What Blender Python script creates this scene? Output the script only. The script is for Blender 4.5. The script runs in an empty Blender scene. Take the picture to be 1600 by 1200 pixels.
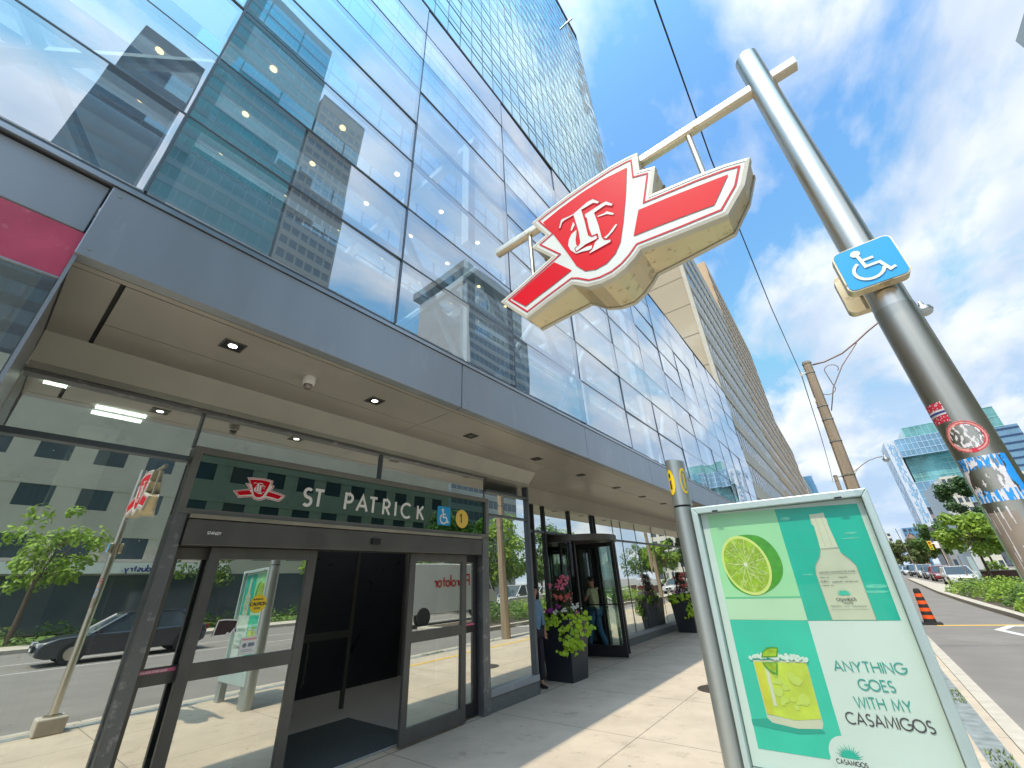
import bpy, bmesh, math, random
from math import sin, cos, pi, radians as rad
from mathutils import Vector, Matrix
random.seed(7)
S = bpy.context.scene
col = S.collection

# ------------------------------------------------------------------ camera, world, sun, exposure
cd = bpy.data.cameras.new('camera'); cam = bpy.data.objects.new('camera', cd); col.objects.link(cam)
Yc = Vector((541, 286, 620)).normalized()
Zc = Vector((-61, -1229, 620)); Zc = (Zc - Yc * Zc.dot(Yc)).normalized()
Xc = Yc.cross(Zc)
right = Vector((Xc[0], Yc[0], Zc[0])); up = -Vector((Xc[1], Yc[1], Zc[1])); back = -Vector((Xc[2], Yc[2], Zc[2]))
m = Matrix.Identity(4)
for i in range(3):
    m[i][0] = right[i]; m[i][1] = up[i]; m[i][2] = back[i]
m[0][3], m[1][3], m[2][3] = 0, 0, 1.6
cam.matrix_world = m
cd.sensor_fit = 'HORIZONTAL'; cd.sensor_width = 36.0; cd.lens = 36.0 * 620 / 1600
cd.clip_start = 0.05; cd.clip_end = 5000
S.camera = cam

SUN_EL = 65.0
w = bpy.data.worlds.new('World'); S.world = w; w.use_nodes = True
nt = w.node_tree; nt.nodes.clear()
N = nt.nodes.new; L = nt.links.new
wo = N('ShaderNodeOutputWorld'); bg = N('ShaderNodeBackground'); bg.inputs[1].default_value = 0.15
sk = N('ShaderNodeTexSky'); sk.sky_type = 'NISHITA'; sk.sun_disc = False
sk.sun_elevation = rad(SUN_EL); sk.sun_rotation = rad(180); sk.air_density = 1.0; sk.dust_density = 0.6; sk.ozone_density = 1.6
tc = N('ShaderNodeTexCoord'); sp = N('ShaderNodeSeparateXYZ'); L(tc.outputs['Generated'], sp.inputs[0])
mx = N('ShaderNodeMath'); mx.operation = 'MAXIMUM'; mx.inputs[1].default_value = 0.0; L(sp.outputs[2], mx.inputs[0])
ad = N('ShaderNodeMath'); ad.operation = 'ADD'; ad.inputs[1].default_value = 0.22; L(mx.outputs[0], ad.inputs[0])
d1 = N('ShaderNodeMath'); d1.operation = 'DIVIDE'; L(sp.outputs[0], d1.inputs[0]); L(ad.outputs[0], d1.inputs[1])
d2 = N('ShaderNodeMath'); d2.operation = 'DIVIDE'; L(sp.outputs[1], d2.inputs[0]); L(ad.outputs[0], d2.inputs[1])
cb = N('ShaderNodeCombineXYZ'); L(d1.outputs[0], cb.inputs[0]); L(d2.outputs[0], cb.inputs[1]); cb.inputs[2].default_value = 1.7
mp = N('ShaderNodeMapping'); L(cb.outputs[0], mp.inputs[0]); mp.inputs['Scale'].default_value = (1.8, 1.1, 1); mp.inputs['Rotation'].default_value = (0, 0, 1.2)
n1 = N('ShaderNodeTexNoise'); n1.inputs['Scale'].default_value = 1.55; n1.inputs['Detail'].default_value = 9; n1.inputs['Roughness'].default_value = 0.56; n1.inputs['Distortion'].default_value = 0.25
L(mp.outputs[0], n1.inputs['Vector'])
cr = N('ShaderNodeValToRGB'); cr.color_ramp.elements[0].position = 0.42; cr.color_ramp.elements[1].position = 0.56
L(n1.outputs[0], cr.inputs[0])
n2 = N('ShaderNodeTexNoise'); n2.inputs['Scale'].default_value = 2.3; n2.inputs['Detail'].default_value = 5
L(mp.outputs[0], n2.inputs['Vector'])
cc = N('ShaderNodeValToRGB'); cc.color_ramp.elements[0].position = 0.38; cc.color_ramp.elements[1].position = 0.62
cc.color_ramp.elements[0].color = (2.1, 2.5, 3.1, 1); cc.color_ramp.elements[1].color = (3.35, 3.5, 3.65, 1)
L(n2.outputs[0], cc.inputs[0])
hz = N('ShaderNodeMapRange'); hz.inputs[1].default_value = 0.0; hz.inputs[2].default_value = 0.35; hz.inputs[3].default_value = 0.75; hz.inputs[4].default_value = 0.0
L(mx.outputs[0], hz.inputs[0])
mxx = N('ShaderNodeMath'); mxx.operation = 'MAXIMUM'; L(cr.outputs[0], mxx.inputs[0]); L(hz.outputs[0], mxx.inputs[1])
mf = N('ShaderNodeMath'); mf.operation = 'MULTIPLY'; mf.inputs[1].default_value = 0.93; L(mxx.outputs[0], mf.inputs[0])
bo = N('ShaderNodeMixRGB'); bo.blend_type = 'MULTIPLY'; bo.inputs[0].default_value = 1.0; bo.inputs[2].default_value = (0.72, 1.05, 1.22, 1); L(sk.outputs[0], bo.inputs[1])
dk_ = N('ShaderNodeMixRGB'); dk_.blend_type = 'DARKEN'; dk_.inputs[0].default_value = 1.0; dk_.inputs[2].default_value = (1.35, 2.1, 3.05, 1); L(bo.outputs[0], dk_.inputs[1])
mi = N('ShaderNodeMixRGB'); L(mf.outputs[0], mi.inputs[0]); L(dk_.outputs[0], mi.inputs[1]); L(cc.outputs[0], mi.inputs[2])
# the part of the sky round the sun is brighter
dts = N('ShaderNodeVectorMath'); dts.operation = 'DOT_PRODUCT'; L(tc.outputs['Generated'], dts.inputs[0]); dts.inputs[1].default_value = (0, -cos(rad(SUN_EL)), sin(rad(SUN_EL)))
dmx = N('ShaderNodeMath'); dmx.operation = 'MAXIMUM'; dmx.inputs[1].default_value = 0.0; L(dts.outputs['Value'], dmx.inputs[0])
dpw = N('ShaderNodeMath'); dpw.operation = 'POWER'; dpw.inputs[1].default_value = 6.0; L(dmx.outputs[0], dpw.inputs[0])
dma = N('ShaderNodeMath'); dma.operation = 'MULTIPLY_ADD'; dma.inputs[1].default_value = 4.0; dma.inputs[2].default_value = 1.0; L(dpw.outputs[0], dma.inputs[0])
scl = N('ShaderNodeVectorMath'); scl.operation = 'SCALE'; L(mi.outputs[0], scl.inputs[0]); L(dma.outputs[0], scl.inputs['Scale'])
L(scl.outputs[0], bg.inputs[0]); L(bg.outputs[0], wo.inputs[0])

sd = bpy.data.lights.new('sun', 'SUN'); sd.energy = 2.1; sd.angle = rad(0.53); sd.color = (1.0, 0.90, 0.73)
so = bpy.data.objects.new('sun', sd); col.objects.link(so)
# light travels towards +y and down (sun behind the camera, along the street)
dv = Vector((0.0, cos(rad(SUN_EL)), -sin(rad(SUN_EL))))
so.rotation_euler = dv.to_track_quat('-Z', 'Y').to_euler(); so.location = (0, -60, 130)
S.view_settings.view_transform = 'Standard'; S.view_settings.look = 'None'; S.view_settings.gamma = 1.0
S.view_settings.exposure = 1.05
S.render.engine = 'CYCLES'
S.cycles.max_bounces = 8; S.cycles.transparent_max_bounces = 12; S.cycles.glossy_bounces = 5; S.cycles.diffuse_bounces = 3
S.cycles.caustics_reflective = False; S.cycles.caustics_refractive = False

# ------------------------------------------------------------------ helpers
def tag(o, label=None, cat=None, group=None, kind=None):
    if label: o['label'] = label
    if cat: o['category'] = cat
    if group: o['group'] = group
    if kind: o['kind'] = kind
    return o
def empty(name, loc=(0, 0, 0), label=None, cat=None, group=None, rz=0):
    o = bpy.data.objects.new(name, None); col.objects.link(o); o.location = loc; o.rotation_euler = (0, 0, rz)
    o.empty_display_size = 0.3
    return tag(o, label, cat, group)
def copy_tree(o, parent=None):
    c = o.copy(); col.objects.link(c); c.parent = parent
    for ch in list(KIDS.get(o.name, [])):
        k = copy_tree(ch, c); KIDS.setdefault(c.name, []).append(k)
    return c
KIDS = {}
class MB:
    def __init__(s): s.v = []; s.f = []
    def quad(s, a, b, c, d):
        n = len(s.v); s.v += [a, b, c, d]; s.f.append((n, n + 1, n + 2, n + 3))
    def poly(s, pts):
        n = len(s.v); s.v += list(pts); s.f.append(tuple(range(n, n + len(pts))))
    def box(s, x0, x1, y0, y1, z0, z1):
        n = len(s.v)
        s.v += [(x0, y0, z0), (x1, y0, z0), (x1, y1, z0), (x0, y1, z0), (x0, y0, z1), (x1, y0, z1), (x1, y1, z1), (x0, y1, z1)]
        for f in ((0, 3, 2, 1), (4, 5, 6, 7), (0, 1, 5, 4), (1, 2, 6, 5), (2, 3, 7, 6), (3, 0, 4, 7)): s.f.append(tuple(n + i for i in f))
        return s
    def tube(s, pts, r, n=10, caps=True):
        pts = [Vector(p) for p in pts]; rr = r if isinstance(r, (list, tuple)) else [r] * len(pts)
        base = len(s.v); ref = Vector((0, 0, 1))
        for i, p in enumerate(pts):
            t = (pts[min(i + 1, len(pts) - 1)] - pts[max(i - 1, 0)]).normalized()
            rf = ref if abs(t.dot(ref)) < 0.95 else Vector((0, 1, 0))
            a = t.cross(rf).normalized(); b = t.cross(a).normalized()
            for k in range(n):
                q = p + (a * cos(2 * pi * k / n) + b * sin(2 * pi * k / n)) * rr[i]; s.v.append(tuple(q))
        for i in range(len(pts) - 1):
            for k in range(n):
                s.f.append((base + i * n + k, base + i * n + (k + 1) % n, base + (i + 1) * n + (k + 1) % n, base + (i + 1) * n + k))
        if caps:
            s.f.append(tuple(base + k for k in range(n))[::-1]); s.f.append(tuple(base + (len(pts) - 1) * n + k for k in range(n)))
        return s
    def lathe(s, cx, cy, prof, n=20, a0=0, a1=2 * pi):
        base = len(s.v); full = abs(a1 - a0 - 2 * pi) < 1e-6; m_ = n if full else n + 1
        for r, z in prof:
            for k in range(m_):
                a = a0 + (a1 - a0) * k / n; s.v.append((cx + r * cos(a), cy + r * sin(a), z))
        for i in range(len(prof) - 1):
            for k in range(n):
                k2 = (k + 1) % m_ if full else k + 1
                s.f.append((base + i * m_ + k, base + i * m_ + k2, base + (i + 1) * m_ + k2, base + (i + 1) * m_ + k))
        return s
    def prism(s, pts, fn0, fn1):
        n = len(s.v); k = len(pts)
        s.v += [fn0(p) for p in pts] + [fn1(p) for p in pts]
        s.f.append(tuple(range(n, n + k))); s.f.append(tuple(range(n + k, n + 2 * k))[::-1])
        for i in range(k): s.f.append((n + i, n + (i + 1) % k, n + k + (i + 1) % k, n + k + i))
        return s
    def build(s, name, mat, parent=None, smooth=False, bevel=0, label=None, kind=None):
        me = bpy.data.meshes.new(name); me.from_pydata([tuple(v) for v in s.v], [], s.f); me.update()
        if mat: me.materials.append(mat)
        o = bpy.data.objects.new(name, me); col.objects.link(o)
        if parent:
            o.parent = parent
            o.matrix_parent_inverse = Matrix.Identity(4)
            KIDS.setdefault(parent.name, []).append(o)
        if smooth:
            for p in me.polygons: p.use_smooth = True
        bm = bmesh.new(); bm.from_mesh(me); bmesh.ops.remove_doubles(bm, verts=bm.verts, dist=1e-5) if smooth else None
        bmesh.ops.recalc_face_normals(bm, faces=bm.faces); bm.to_mesh(me); bm.free()
        if smooth == 'auto' and hasattr(me, 'set_sharp_from_angle'): me.set_sharp_from_angle(angle=rad(35))
        if bevel:
            b = o.modifiers.new('bevel', 'BEVEL'); b.width = bevel; b.segments = 2; b.limit_method = 'ANGLE'
        if label: o['label'] = label
        if kind: o['kind'] = kind
        return o

def newmat(name):
    m_ = bpy.data.materials.new(name); m_.use_nodes = True; return m_
def P(name, c, rough=0.6, metal=0.0, var=0.12, vs=3.0, bump=0.0, bs=30.0, spec=0.5, coat=0, stretch=None, emit=0, dirt=None, ds=1.2):
    m_ = newmat(name); t = m_.node_tree; b = t.nodes['Principled BSDF']
    b.inputs['Roughness'].default_value = rough; b.inputs['Metallic'].default_value = metal
    b.inputs['Specular IOR Level'].default_value = spec
    if coat: b.inputs['Coat Weight'].default_value = coat; b.inputs['Coat Roughness'].default_value = 0.05
    tcx = t.nodes.new('ShaderNodeTexCoord'); vec = tcx.outputs['Object']
    if stretch:
        mpp = t.nodes.new('ShaderNodeMapping'); mpp.inputs['Scale'].default_value = stretch; t.links.new(vec, mpp.inputs[0]); vec = mpp.outputs[0]
    if var > 0:
        n = t.nodes.new('ShaderNodeTexNoise'); n.inputs['Scale'].default_value = vs; n.inputs['Detail'].default_value = 6; t.links.new(vec, n.inputs['Vector'])
        r = t.nodes.new('ShaderNodeMapRange'); r.inputs[1].default_value = 0.25; r.inputs[2].default_value = 0.75
        r.inputs[3].default_value = 1 - var; r.inputs[4].default_value = 1 + var; t.links.new(n.outputs[0], r.inputs[0])
        mm = t.nodes.new('ShaderNodeVectorMath'); mm.operation = 'SCALE'; mm.inputs[0].default_value = c[:3]; t.links.new(r.outputs[0], mm.inputs['Scale'])
        src = mm.outputs[0]
        if dirt:
            n3 = t.nodes.new('ShaderNodeTexNoise'); n3.inputs['Scale'].default_value = ds; n3.inputs['Detail'].default_value = 8; n3.inputs['Roughness'].default_value = 0.7
            t.links.new(vec, n3.inputs['Vector'])
            r3 = t.nodes.new('ShaderNodeValToRGB'); r3.color_ramp.elements[0].position = 0.56; r3.color_ramp.elements[1].position = 0.66
            t.links.new(n3.outputs[0], r3.inputs[0])
            mz = t.nodes.new('ShaderNodeMixRGB'); mz.inputs[2].default_value = (*dirt, 1); t.links.new(r3.outputs[0], mz.inputs[0]); t.links.new(src, mz.inputs[1]); src = mz.outputs[0]
        t.links.new(src, b.inputs['Base Color'])
        rr = t.nodes.new('ShaderNodeMapRange'); rr.inputs[3].default_value = max(0.02, rough - 0.08); rr.inputs[4].default_value = min(1, rough + 0.08); t.links.new(n.outputs[0], rr.inputs[0]); t.links.new(rr.outputs[0], b.inputs['Roughness'])
    else:
        b.inputs['Base Color'].default_value = (*c[:3], 1)
    if bump > 0:
        nb = t.nodes.new('ShaderNodeTexNoise'); nb.inputs['Scale'].default_value = bs; nb.inputs['Detail'].default_value = 4; t.links.new(vec, nb.inputs['Vector'])
        bb = t.nodes.new('ShaderNodeBump'); bb.inputs['Strength'].default_value = bump; bb.inputs['Distance'].default_value = 0.01
        t.links.new(nb.outputs[0], bb.inputs['Height']); t.links.new(bb.outputs[0], b.inputs['Normal'])
    if emit:
        b.inputs['Emission Color'].default_value = (*c[:3], 1); b.inputs['Emission Strength'].default_value = emit
    return m_
def G(name, tint=(0.8, 0.9, 0.9), base=0.1, gl=(1, 1, 1), rough=0.0, wav=0.0, ws=0.6, dust=0.0, dots=False):
    m_ = newmat(name); t = m_.node_tree; t.nodes.clear(); n = t.nodes.new; l = t.links.new
    o = n('ShaderNodeOutputMaterial'); mixs = n('ShaderNodeMixShader'); tr = n('ShaderNodeBsdfTransparent'); gs = n('ShaderNodeBsdfGlossy')
    tr.inputs[0].default_value = (*tint, 1); gs.inputs[0].default_value = (*gl, 1); gs.inputs['Roughness'].default_value = rough
    ge = n('ShaderNodeNewGeometry'); dt = n('ShaderNodeVectorMath'); dt.operation = 'DOT_PRODUCT'; l(ge.outputs['Incoming'], dt.inputs[0]); l(ge.outputs['True Normal'], dt.inputs[1])
    ab = n('ShaderNodeMath'); ab.operation = 'ABSOLUTE'; l(dt.outputs['Value'], ab.inputs[0])
    om = n('ShaderNodeMath'); om.operation = 'SUBTRACT'; om.inputs[0].default_value = 1.0; l(ab.outputs[0], om.inputs[1])
    pw_ = n('ShaderNodeMath'); pw_.operation = 'POWER'; pw_.inputs[1].default_value = 3.6; l(om.outputs[0], pw_.inputs[0])
    ma = n('ShaderNodeMath'); ma.operation = 'MULTIPLY_ADD'; ma.inputs[1].default_value = 1 - base; ma.inputs[2].default_value = base; ma.use_clamp = True
    l(pw_.outputs[0], ma.inputs[0]); l(ma.outputs[0], mixs.inputs[0]); l(tr.outputs[0], mixs.inputs[1]); l(gs.outputs[0], mixs.inputs[2])
    if wav:
        tcx = n('ShaderNodeTexCoord'); nn = n('ShaderNodeTexNoise'); nn.inputs['Scale'].default_value = ws; nn.inputs['Detail'].default_value = 1.5
        l(tcx.outputs['Object'], nn.inputs['Vector']); b = n('ShaderNodeBump'); b.inputs['Strength'].default_value = 1.0; b.inputs['Distance'].default_value = wav
        l(nn.outputs[0], b.inputs['Height']); l(b.outputs[0], gs.inputs['Normal'])
    out = mixs.outputs[0]
    if dust:
        df = n('ShaderNodeBsdfDiffuse'); df.inputs[0].default_value = (0.75, 0.77, 0.8, 1); mm = n('ShaderNodeMixShader')
        tcx = n('ShaderNodeTexCoord'); nn = n('ShaderNodeTexNoise'); nn.inputs['Scale'].default_value = 3; nn.inputs['Detail'].default_value = 7; nn.inputs['Roughness'].default_value = 0.7
        l(tcx.outputs['Object'], nn.inputs['Vector']); r = n('ShaderNodeMapRange'); r.inputs[1].default_value = 0.4; r.inputs[2].default_value = 0.8; r.inputs[3].default_value = dust * 0.5; r.inputs[4].default_value = dust * 2
        l(nn.outputs[0], r.inputs[0]); val = r.outputs[0]
        if dots:
            vo = n('ShaderNodeTexVoronoi'); vo.inputs['Scale'].default_value = 9; l(tcx.outputs['Object'], vo.inputs['Vector'])
            lt = n('ShaderNodeMath'); lt.operation = 'LESS_THAN'; lt.inputs[1].default_value = 0.05; l(vo.outputs['Distance'], lt.inputs[0])
            am = n('ShaderNodeMath'); am.operation = 'MULTIPLY_ADD'; am.inputs[1].default_value = 0.6; l(lt.outputs[0], am.inputs[0]); l(val, am.inputs[2]); val = am.outputs[0]
        l(val, mm.inputs[0]); l(out, mm.inputs[1]); l(df.outputs[0], mm.inputs[2]); out = mm.outputs[0]
    l(out, o.inputs[0]); return m_

# ------------------------------------------------------------------ materials
M = {}
M['alu_dark'] = P('alu_dark', (0.33, 0.36, 0.40), 0.36, 0.45, 0.09, 1.5, dirt=(0.38, 0.405, 0.435), ds=2.5, stretch=(1.5, 1.2, .25), bump=.05, bs=3)
M['soffit'] = P('soffit', (0.41, 0.39, 0.35), 0.34, 0.2, 0.08, 1.2, dirt=(0.46, 0.44, 0.395), ds=0.9, bump=.04, bs=2.5)
M['frame'] = P('frame', (0.11, 0.107, 0.10), 0.42, 0.35, 0.18, 4)
M['frame_black'] = P('frame_black', (0.02, 0.02, 0.022), 0.38, 0.2, 0.2, 4)
M['post_grey'] = P('post_grey', (0.17, 0.175, 0.18), 0.4, 0.5, 0.12, 3, dirt=(0.33, 0.33, 0.33), ds=9)
M['mullion'] = P('mullion', (0.12, 0.14, 0.16), 0.4, 0.6, 0.1, 2)
M['black'] = P('black', (0.008, 0.008, 0.01), 0.5, 0, 0.2)
M['glass_up'] = G('glass_up', (0.55, 0.74, 0.84), 0.52, (0.95, 0.97, 1.0), 0.0, 0.0034, 0.6, dust=0.035)
M['glass_store'] = G('glass_store', (0.60, 0.78, 0.70), 0.74, (0.98, 1.0, 0.93), 0.0, 0.001, 0.5, dust=0.03, dots=True)
M['glass_door'] = G('glass_door', (0.60, 0.80, 0.70), 0.70, (0.98, 1, 0.93), 0.0, 0.0006, 0.6, dust=0.02)
M['glass_clear'] = G('glass_clear', (0.9, 0.95, 0.93), 0.03, (1, 1, 1), 0.0)
M['glass_sign'] = G('glass_sign', (.03, .07, .06), .26, (.7, 1, .85))
M['sign_back'] = P('sign_back', (.01, .05, .04), .4, 0, 0)
M['glass_tower'] = G('glass_tower', (0.12, 0.22, 0.26), 0.66, (0.76, 0.97, 1.0), 0.02, 0.006, 0.2)
M['int_white'] = P('int_white', (0.78, 0.80, 0.82), 0.6, 0, 0.04)
M['int_floor'] = P('int_floor', (0.42, 0.43, 0.42), 0.35, 0, 0.08, 2)
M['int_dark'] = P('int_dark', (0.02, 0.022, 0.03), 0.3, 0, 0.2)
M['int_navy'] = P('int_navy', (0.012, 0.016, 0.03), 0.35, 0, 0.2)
M['int_teal'] = P('int_teal', (0.10, 0.22, 0.18), 0.3, 0, 0.25, 4, stretch=(6, 6, 0.3))
M['int_wall'] = P('int_wall', (0.20, 0.21, 0.20), 0.6, 0, 0.2, 1)
M['lamp_white'] = P('lamp_white', (1, 0.97, 0.88), 0.5, 0, 0, emit=5)
M['lamp_warm'] = P('lamp_warm', (1, 0.62, 0.26), 0.5, 0, 0, emit=3)
M['steel'] = P('steel', (0.62, 0.57, 0.49), 0.30, 1.0, 0.10, 4, bump=0.05, bs=60, stretch=(1, 1, 0.06), dirt=(0.48, 0.42, 0.34), ds=2.2)
M['steel_dirty'] = P('steel_dirty', (0.60, 0.53, 0.41), 0.34, 0.95, 0.12, 6, dirt=(0.30, 0.22, 0.12), ds=14)
M['steel_box'] = P('steel_box', (0.70, 0.60, 0.40), 0.42, 0.55, 0.10, 5, bump=0.08, bs=12, dirt=(0.34, 0.25, 0.13), ds=16)
M['sign_white'] = P('sign_white', (0.60, 0.64, 0.61), 0.5, 0, 0.05, 5)
M['sign_rim'] = P('sign_rim', (0.58, 0.56, 0.47), 0.45, 0, 0.08, 8)
M['red'] = P('red', (0.62, 0.0, 0.012), 0.5, 0, 0.05, spec=.15)
M['red_line'] = P('red_line', (0.55, 0.01, 0.03), 0.5, 0, 0.05, spec=.15)
M['white'] = P('white', (0.82, 0.82, 0.80), 0.45, 0, 0.03)
M['wc_blue'] = P('wc_blue', (0.02, 0.36, 0.75), 0.35, 0, 0.03)
M['cream'] = P('cream', (0.80, 0.80, 0.66), 0.5, 0, 0.03)
M['yellow'] = P('yellow', (0.86, 0.62, 0.02), 0.45, 0, 0.04)
M['gold'] = P('gold', (0.85, 0.58, 0.10), 0.45, 0, 0.04)
M['concrete_post'] = P('concrete_post', (0.30, 0.235, 0.165), 0.85, 0, 0.22, 2, bump=0.5, bs=50, stretch=(3, 3, 0.4))
M['wire'] = P('wire', (0.03, 0.035, 0.05), 0.6, 0, 0)
M['granite'] = P('granite', (0.13, 0.135, 0.135), 0.5, 0, 0.5, 60)
M['curb'] = P('curb', (0.47, 0.43, 0.36), 0.85, 0, 0.15, 6, bump=0.3)
M['pylon'] = P('pylon', (0.42, 0.46, 0.45), 0.38, 0.7, 0.06, 3, stretch=(4, 4, 0.3))
M['pylon_light'] = P('pylon_light', (0.46, 0.58, 0.57), 0.4, 0.35, 0.05, 3)
M['paper'] = P('paper', (0.66, 0.76, 0.71), 0.5, 0, 0.06, 2.0)
M['teal'] = P('teal', (0.0, 0.47, 0.34), 0.4, 0, 0.12, 3)
M['teal2'] = P('teal2', (0.02, 0.56, 0.40), 0.4, 0, 0.10, 3)
M['mint'] = P('mint', (0.36, 0.74, 0.40), 0.4, 0, 0.08, 3)
M['mint2'] = P('mint2', (0.50, 0.74, 0.50), 0.4, 0, 0.05, 3)
M['limeflesh'] = P('limeflesh', (0.34, 0.52, 0.015), 0.4, 0, 0.35, 22)
M['limerind'] = P('limerind', (0.06, 0.34, 0.01), 0.35, 0, 0.2, 25)
M['pith'] = P('pith', (0.70, 0.80, 0.22), 0.5, 0, 0.05)
M['ivory'] = P('ivory', (0.60, 0.62, 0.46), 0.4, 0, 0.08, 6)
M['ivory2'] = P('ivory2', (0.68, 0.68, 0.50), 0.4, 0, 0.05, 6)
M['ink'] = P('ink', (0.06, 0.055, 0.06), 0.5, 0, 0)
M['ink_teal'] = P('ink_teal', (0.03, 0.36, 0.30), 0.5, 0, 0)
M['drink'] = P('drink', (0.56, 0.68, 0.06), 0.4, 0, 0.18, 9)
M['drink2'] = P('drink2', (0.62, 0.60, 0.04), 0.4, 0, 0.15, 9)
M['salt'] = P('salt', (0.66, 0.78, 0.70), 0.6, 0, 0.1, 60)
M['paint_white'] = P('paint_white', (0.62, 0.61, 0.58), 0.7, 0, 0.15, 12)
M['paint_yellow'] = P('paint_yellow', (0.70, 0.45, 0.07), 0.7, 0, 0.15, 12)
M['asphalt'] = P('asphalt', (0.20, 0.185, 0.168), 0.9, 0, 0.12, 1.2, bump=0.5, bs=120, dirt=(0.235, 0.22, 0.20), ds=0.35)
M['paver'] = P('paver', (0.22, 0.25, 0.25), 0.85, 0, 0.35, 9, bump=0.3)
M['grassy'] = P('grassy', (0.14, 0.19, 0.04), 0.8, 0, 0.4, 9)
M['lawn'] = P('lawn', (0.10, 0.17, 0.03), 0.9, 0, 0.3, 2)
M['soil'] = P('soil', (0.08, 0.06, 0.04), 0.9, 0, 0.3, 4)
M['cone_or'] = P('cone_or', (0.85, 0.10, 0.01), 0.5, 0, 0.05)
M['rubber'] = P('rubber', (0.02, 0.02, 0.02), 0.8, 0, 0.1)
M['planter'] = P('planter', (0.022, 0.027, 0.036), 0.4, 0, 0.15, 3)
M['bark'] = P('bark', (0.09, 0.065, 0.045), 0.9, 0, 0.3, 8, bump=0.5)

def leafmat(name, c1, c2, tr=0.35):
    m_ = newmat(name); t = m_.node_tree; t.nodes.clear(); n = t.nodes.new; l = t.links.new
    o = n('ShaderNodeOutputMaterial'); df = n('ShaderNodeBsdfPrincipled'); tl = n('ShaderNodeBsdfTranslucent'); mixs = n('ShaderNodeMixShader'); mixs.inputs[0].default_value = tr
    df.inputs['Roughness'].default_value = 0.55
    g = n('ShaderNodeTexCoord'); nn = n('ShaderNodeTexNoise'); nn.inputs['Scale'].default_value = 5; nn.inputs['Detail'].default_value = 3; l(g.outputs['Object'], nn.inputs['Vector'])
    r = n('ShaderNodeValToRGB'); r.color_ramp.elements[0].position = 0.35; r.color_ramp.elements[1].position = 0.65
    r.color_ramp.elements[0].color = (*c1, 1); r.color_ramp.elements[1].color = (*c2, 1); l(nn.outputs[0], r.inputs[0])
    l(r.outputs[0], df.inputs['Base Color']); l(r.outputs[0], tl.inputs[0]); l(df.outputs[0], mixs.inputs[1]); l(tl.outputs[0], mixs.inputs[2]); l(mixs.outputs[0], o.inputs[0])
    return m_
M['leaf_bright'] = leafmat('leaf_bright', (0.16, 0.28, 0.03), (0.34, 0.50, 0.06))
M['leaf_mid'] = leafmat('leaf_mid', (0.07, 0.15, 0.03), (0.16, 0.27, 0.05))
M['leaf_dark'] = leafmat('leaf_dark', (0.03, 0.08, 0.025), (0.08, 0.17, 0.045))
M['leaf_olive'] = leafmat('leaf_olive', (0.09, 0.13, 0.03), (0.19, 0.23, 0.07))
M['leaf_lime'] = leafmat('leaf_lime', (0.30, 0.48, 0.015), (0.48, 0.68, 0.03))
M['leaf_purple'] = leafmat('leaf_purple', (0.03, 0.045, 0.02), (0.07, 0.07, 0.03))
M['petal_pink'] = leafmat('petal_pink', (0.75, 0.12, 0.25), (0.85, 0.30, 0.38))
M['petal_red'] = leafmat('petal_red', (0.65, 0.10, 0.10), (0.80, 0.25, 0.20))
M['petal_white'] = leafmat('petal_white', (0.75, 0.75, 0.65), (0.8, 0.8, 0.75))
M['petal_violet'] = leafmat('petal_violet', (0.35, 0.03, 0.30), (0.5, 0.06, 0.4))
M['skin'] = P('skin', (0.38, 0.19, 0.12), 0.55, 0, 0.08, 10)
M['skin2'] = P('skin2', (0.42, 0.22, 0.15), 0.55, 0, 0.08, 10)
M['hair'] = P('hair', (0.015, 0.010, 0.008), 0.6, 0, 0.2, 20)
M['denim'] = P('denim', (0.035, 0.11, 0.19), 0.8, 0, 0.3, 9)
M['denim_light'] = P('denim_light', (0.12, 0.22, 0.33), 0.8, 0, 0.25, 12)
M['pants_dark'] = P('pants_dark', (0.012, 0.012, 0.022), 0.8, 0, 0.2, 10)
M['camo'] = P('camo', (0.36, 0.38, 0.22), 0.8, 0, 0.25, 12, dirt=(0.17, 0.15, 0.09), ds=9)
M['shoe'] = P('shoe', (0.02, 0.02, 0.025), 0.6, 0, 0.1)

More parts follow.
